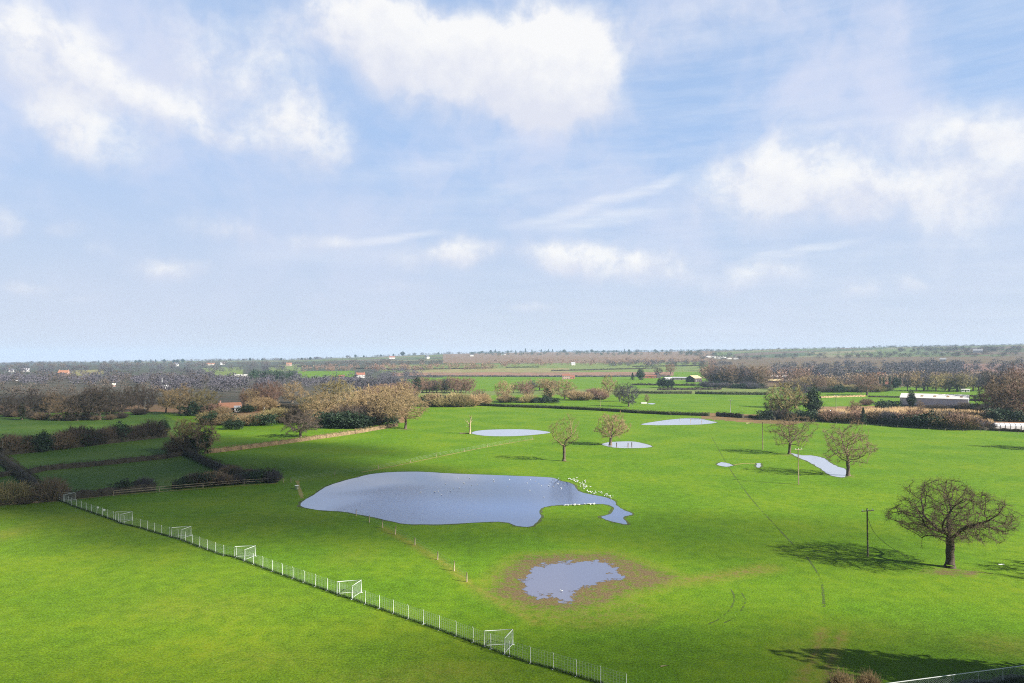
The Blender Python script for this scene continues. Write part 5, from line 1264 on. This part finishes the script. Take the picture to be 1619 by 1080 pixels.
w = bpy.data.worlds.new('World'); sc.world = w; w.use_nodes = True
def build_world():
    t = NT(w.node_tree)
    tc = t.n('ShaderNodeTexCoord').outputs['Generated']
    sky = t.n('ShaderNodeTexSky'); sky.sky_type = 'NISHITA'; sky.sun_disc = False; sky.sun_elevation = EL; sky.sun_rotation = math.atan2(SUND.x, SUND.y)
    sky.altitude = 100; sky.air_density = 1.0; sky.dust_density = .6; sky.ozone_density = 1.6
    sep = t.n('ShaderNodeSeparateXYZ'); t.l(tc, sep.inputs[0]); x, y, z = sep.outputs
    az_ = t.math('ARCTAN2', x, y); el_ = t.math('ARCSINE', z)
    cmb = t.n('ShaderNodeCombineXYZ'); t.l(az_, cmb.inputs[0]); t.l(el_, cmb.inputs[1]); ang = cmb.outputs[0]
    def warp(scale, amt, det):
        nz = t.n('ShaderNodeTexNoise'); nz.inputs['Scale'].default_value = scale; nz.inputs['Detail'].default_value = det; nz.inputs['Roughness'].default_value = .55; t.l(ang, nz.inputs['Vector'])
        s = t.n('ShaderNodeVectorMath', _operation='SUBTRACT'); t.l(nz.outputs['Color'], s.inputs[0]); s.inputs[1].default_value = (.5, .5, .5)
        m = t.n('ShaderNodeVectorMath', _operation='MULTIPLY'); t.l(s.outputs[0], m.inputs[0]); m.inputs[1].default_value = (amt, amt*.75, 0); return m.outputs[0]
    a1 = t.n('ShaderNodeVectorMath', _operation='ADD'); t.l(ang, a1.inputs[0]); t.l(warp(6, .16, 4), a1.inputs[1])
    pos = a1.outputs[0]
    def D2(px, py): 
        dx = (px-CX)/F; return math.atan(dx), math.atan((HZ-py)/F/math.sqrt(1+dx*dx))
    def blob(lst, total, src, under=None):
        for (px, py, rx, ry, amp, *rot) in lst:
            a, e = D2(px, py); dx = (px-CX)/F; cs = 1/(1+dx*dx)
            mp = t.n('ShaderNodeMapping', _vector_type='TEXTURE'); t.l(src, mp.inputs[0]); mp.inputs['Location'].default_value = (a, e, 0); mp.inputs['Scale'].default_value = (rx/F*cs, ry/F*math.sqrt(cs), 1); mp.inputs['Rotation'].default_value = (0, 0, R(rot[0]) if rot else 0)
            ln = t.n('ShaderNodeVectorMath', _operation='LENGTH'); t.l(mp.outputs[0], ln.inputs[0])
            f = t.mr(ln.outputs['Value'], 0, 1.85, amp, 0, 'SMOOTHERSTEP'); total = t.math('ADD', total, f)
            if under is not None:
                sp = t.n('ShaderNodeSeparateXYZ'); t.l(mp.outputs[0], sp.inputs[0]); under[0] = t.math('MULTIPLY_ADD', f, sp.outputs[1], under[0])
        return total
    BL = CLOUDS
    a3 = t.n('ShaderNodeVectorMath', _operation='ADD'); t.l(ang, a3.inputs[0]); t.l(warp(16, .055, 5), a3.inputs[1])
    und = [0.0]; d = blob([b for b in BL if b[3] >= 33], 0.0, pos, und); dsm = blob([b for b in BL if b[3] < 33], 0.0, a3.outputs[0], und); und = t.math('DIVIDE', und[0], t.math('ADD', t.math('ADD', d, dsm), .05))
    d = t.math('ADD', d, t.math('MULTIPLY', dsm, .95))
    fb = t.noise(pos, 9, 6, .6); fb2 = t.noise(ang, 26, 5, .6)
    tex = t.math('ADD', t.mr(fb, .3, .7, .55, 1.3), t.mr(fb2, .3, .7, -.14, .14))
    d = t.math('MULTIPLY', d, tex)
    cov = t.mr(d, .0, 1.12, 0, 1, 'SMOOTHSTEP')
    # streaky high cloud
    mp = t.n('ShaderNodeMapping'); mp.inputs['Rotation'].default_value = (0, 0, R(-12)); mp.inputs['Scale'].default_value = (1.2, 9, 1); t.l(ang, mp.inputs[0])
    n_ = t.n('ShaderNodeTexNoise'); n_.inputs['Scale'].default_value = 5; n_.inputs['Detail'].default_value = 6; n_.inputs['Roughness'].default_value = .62; t.l(mp.outputs[0], n_.inputs['Vector'])
    veil = t.math('MULTIPLY', t.mr(n_.outputs['Fac'], .42, .8), t.math('MULTIPLY', t.mr(az_, -.35, .25, .15, .75), t.mr(el_, .5, .75, 1, 0)))
    a2 = t.n('ShaderNodeVectorMath', _operation='ADD'); t.l(ang, a2.inputs[0]); t.l(warp(14, .03, 4), a2.inputs[1])
    ci = blob(CIRRUS, 0.0, a2.outputs[0])
    ci = t.math('MULTIPLY', ci, t.mr(n_.outputs['Fac'], .3, .6, .4, 1.2), clamp=True)
    skc = t.mix(1., sky.outputs[0], (SKYT[0], SKYT[1], SKYT[2]), 'MULTIPLY')
    hz = t.mr(el_, -.02, .2, 1, 0, 'SMOOTHSTEP')
    skc = t.mix(t.math('MULTIPLY', hz, HZK), skc, HZC)
    rmp = t.n('ShaderNodeValToRGB'); t.l(t.mr(el_, 0, 1.0), rmp.inputs[0]); cr = rmp.color_ramp
    for i_, (p_, v_) in enumerate(((0, 1.), (.22, .95), (.5, .8), (.72, .0))):
        e_ = cr.elements[i_] if i_ < 2 else cr.elements.new(p_)
        e_.position = p_; e_.color = (v_, v_, v_, 1)
    pale = t.mix(t.mr(el_, 0, .30), (5.45, 5.9, 6.75), (3.5, 4.95, 7.5))
    skc = t.mix(rmp.outputs[0], skc, pale)
    skc = t.mix(t.math('MULTIPLY', veil, .5), skc, (6.4, 6.9, 7.9))
    skc = t.mix(t.math('MULTIPLY', ci, .75), skc, (7.2, 7.5, 8.0))
    br = t.mr(t.math('ADD', d, t.mr(fb2, .35, .65, -.28, .28)), -.1, .9); br = t.math('MULTIPLY', br, t.mr(t.math('ADD', und, t.mr(fb2, .3, .7, -.25, .25)), -.55, .25, .25, 1)); cc = t.mix(br, (5.7, 6.0, 7.15), (7.9, 7.9, 7.95))
    n5 = t.noise(pos, 4.5, 5, .6)
    thin = t.math('MULTIPLY', t.mr(n5, .38, .70, 0, .75, 'SMOOTHSTEP'), t.math('MULTIPLY', t.mr(el_, .05, .3, .3, 1), t.mr(el_, .5, .75, 1, 0)))
    skc = t.mix(thin, skc, (6.0, 6.3, 7.6))
    out = t.mix(t.math('MULTIPLY', cov, .97), skc, cc)
    # out of view, overhead and behind, the sky is dimmed to weaken the fill light
    deep = t.math('MULTIPLY', t.mr(el_, .52, .8, 1, .5, 'SMOOTHSTEP'), t.mr(y, -.15, .35, .55, 1, 'SMOOTHSTEP'))
    dm = t.n('ShaderNodeVectorMath', _operation='SCALE'); t.l(out, dm.inputs[0]); t.l(deep, dm.inputs['Scale']); out = dm.outputs[0]
    bg = t.n('ShaderNodeBackground'); t.l(out, bg.inputs[0]); bg.inputs[1].default_value = .05
    o = t.n('ShaderNodeOutputWorld'); t.l(bg.outputs[0], o.inputs[0])
SKYT = (.95, 1.0, 1.12); HZK = .55; HZC = (5.6, 6.2, 7.2)
CLOUDS = [(40, 70, 130, 75, 1.0, -12), (130, 90, 110, 60, .5, -20), (300, 190, 110, 45, .8, -22), (150, 210, 115, 38, .75, -15), (60, 190, 90, 50, .4), (490, 220, 85, 60, .85), (330, 60, 150, 90, .42, -30), (420, 110, 120, 70, .32),
          (800, 95, 160, 75, 1.05, -12), (720, 60, 170, 60, .6, -25), (560, 25, 150, 55, .75, -10), (870, 55, 70, 80, .8), (900, 110, 90, 80, .6), (800, 155, 130, 40, .6), (640, 110, 120, 50, .4, -30),
          (1225, 245, 110, 60, .40), (1210, 292, 170, 55, .32), (1400, 285, 190, 70, .34), (1330, 270, 280, 100, .2), (1560, 200, 100, 45, .55), (1610, 260, 120, 70, .25), (1330, 320, 260, 50, .35), (1080, 25, 190, 45, .42), (1380, 80, 120, 50, .2),
          (895, 400, 62, 26, 1.15), (960, 420, 80, 28, .75), (1050, 428, 70, 28, .62), (740, 392, 58, 26, .9), (668, 405, 60, 22, .62), (1200, 428, 60, 22, .5), (1300, 430, 200, 40, .22), (1150, 455, 40, 16, .45),
          (270, 428, 55, 22, .72), (320, 358, 60, 26, .55), (380, 370, 40, 20, .4), (505, 382, 60, 17, .55), (50, 456, 42, 12, .58), (95, 362, 46, 16, .42), (0, 350, 26, 30, .7), (835, 487, 42, 12, .5), (515, 475, 50, 12, .28), (630, 455, 60, 14, .3),
          (1360, 452, 40, 12, .45), (1450, 450, 30, 14, .4), (120, 475, 60, 10, .25), (1560, 400, 120, 60, .25), (1480, 350, 120, 50, .3), (160, 400, 30, 18, .3)]
CIRRUS = [(965, 314, 130, 9, .8, 14), (960, 345, 95, 11, .7, 5), (615, 375, 75, 6, .7, 8), (1270, 392, 95, 6, .6, 6), (740, 245, 150, 14, .35, 12), (850, 290, 160, 12, .3, 12), (560, 400, 200, 14, .2, 3), (1380, 190, 120, 8, .5, -4)]
build_world()
w.cycles.sampling_method = 'MANUAL'; w.cycles.sample_map_resolution = 256
def haze():
    mb = MB(); mb.box(-7500, 7500, -7500, 7500, -1.0, 138)
    m, t = newmat('haze_air'); v = t.n('ShaderNodeVolumePrincipled'); v.inputs['Color'].default_value = (.55, .74, 1, 1); v.inputs['Density'].default_value = .00009; v.inputs['Density Attribute'].default_value = ''; v.inputs['Anisotropy'].default_value = 0.
    o_ = t.n('ShaderNodeOutputMaterial'); t.l(v.outputs[0], o_.inputs['Volume'])
    o = mb.build('haze', m); tag(o, kind='stuff', label='thin blue haze over the far country', cat='haze')
haze()
# ------------------------------------------------------------------ camera and output
cam = bpy.data.cameras.new('camera'); co = bpy.data.objects.new('camera', cam); COL.objects.link(co); sc.camera = co
cam.sensor_width = 36; cam.lens = 24; cam.clip_start = .5; cam.clip_end = 30000
co.location = (0, 0, CAMZ); co.rotation_euler = (R(90)-PITCH, 0, 0)
sc.view_settings.view_transform = 'Standard'; sc.view_settings.look = 'None'; sc.view_settings.gamma = 1; sc.view_settings.exposure = 1.3
sc.view_settings.use_curve_mapping = False
sc.cycles.max_bounces = 6; sc.cycles.diffuse_bounces = 2; sc.cycles.glossy_bounces = 2; sc.cycles.transparent_max_bounces = 16; sc.cycles.volume_bounces = 1
sc.cycles.use_denoising = False; sc.cycles.pixel_filter_type = 'BLACKMAN_HARRIS'; sc.cycles.filter_width = 1.05
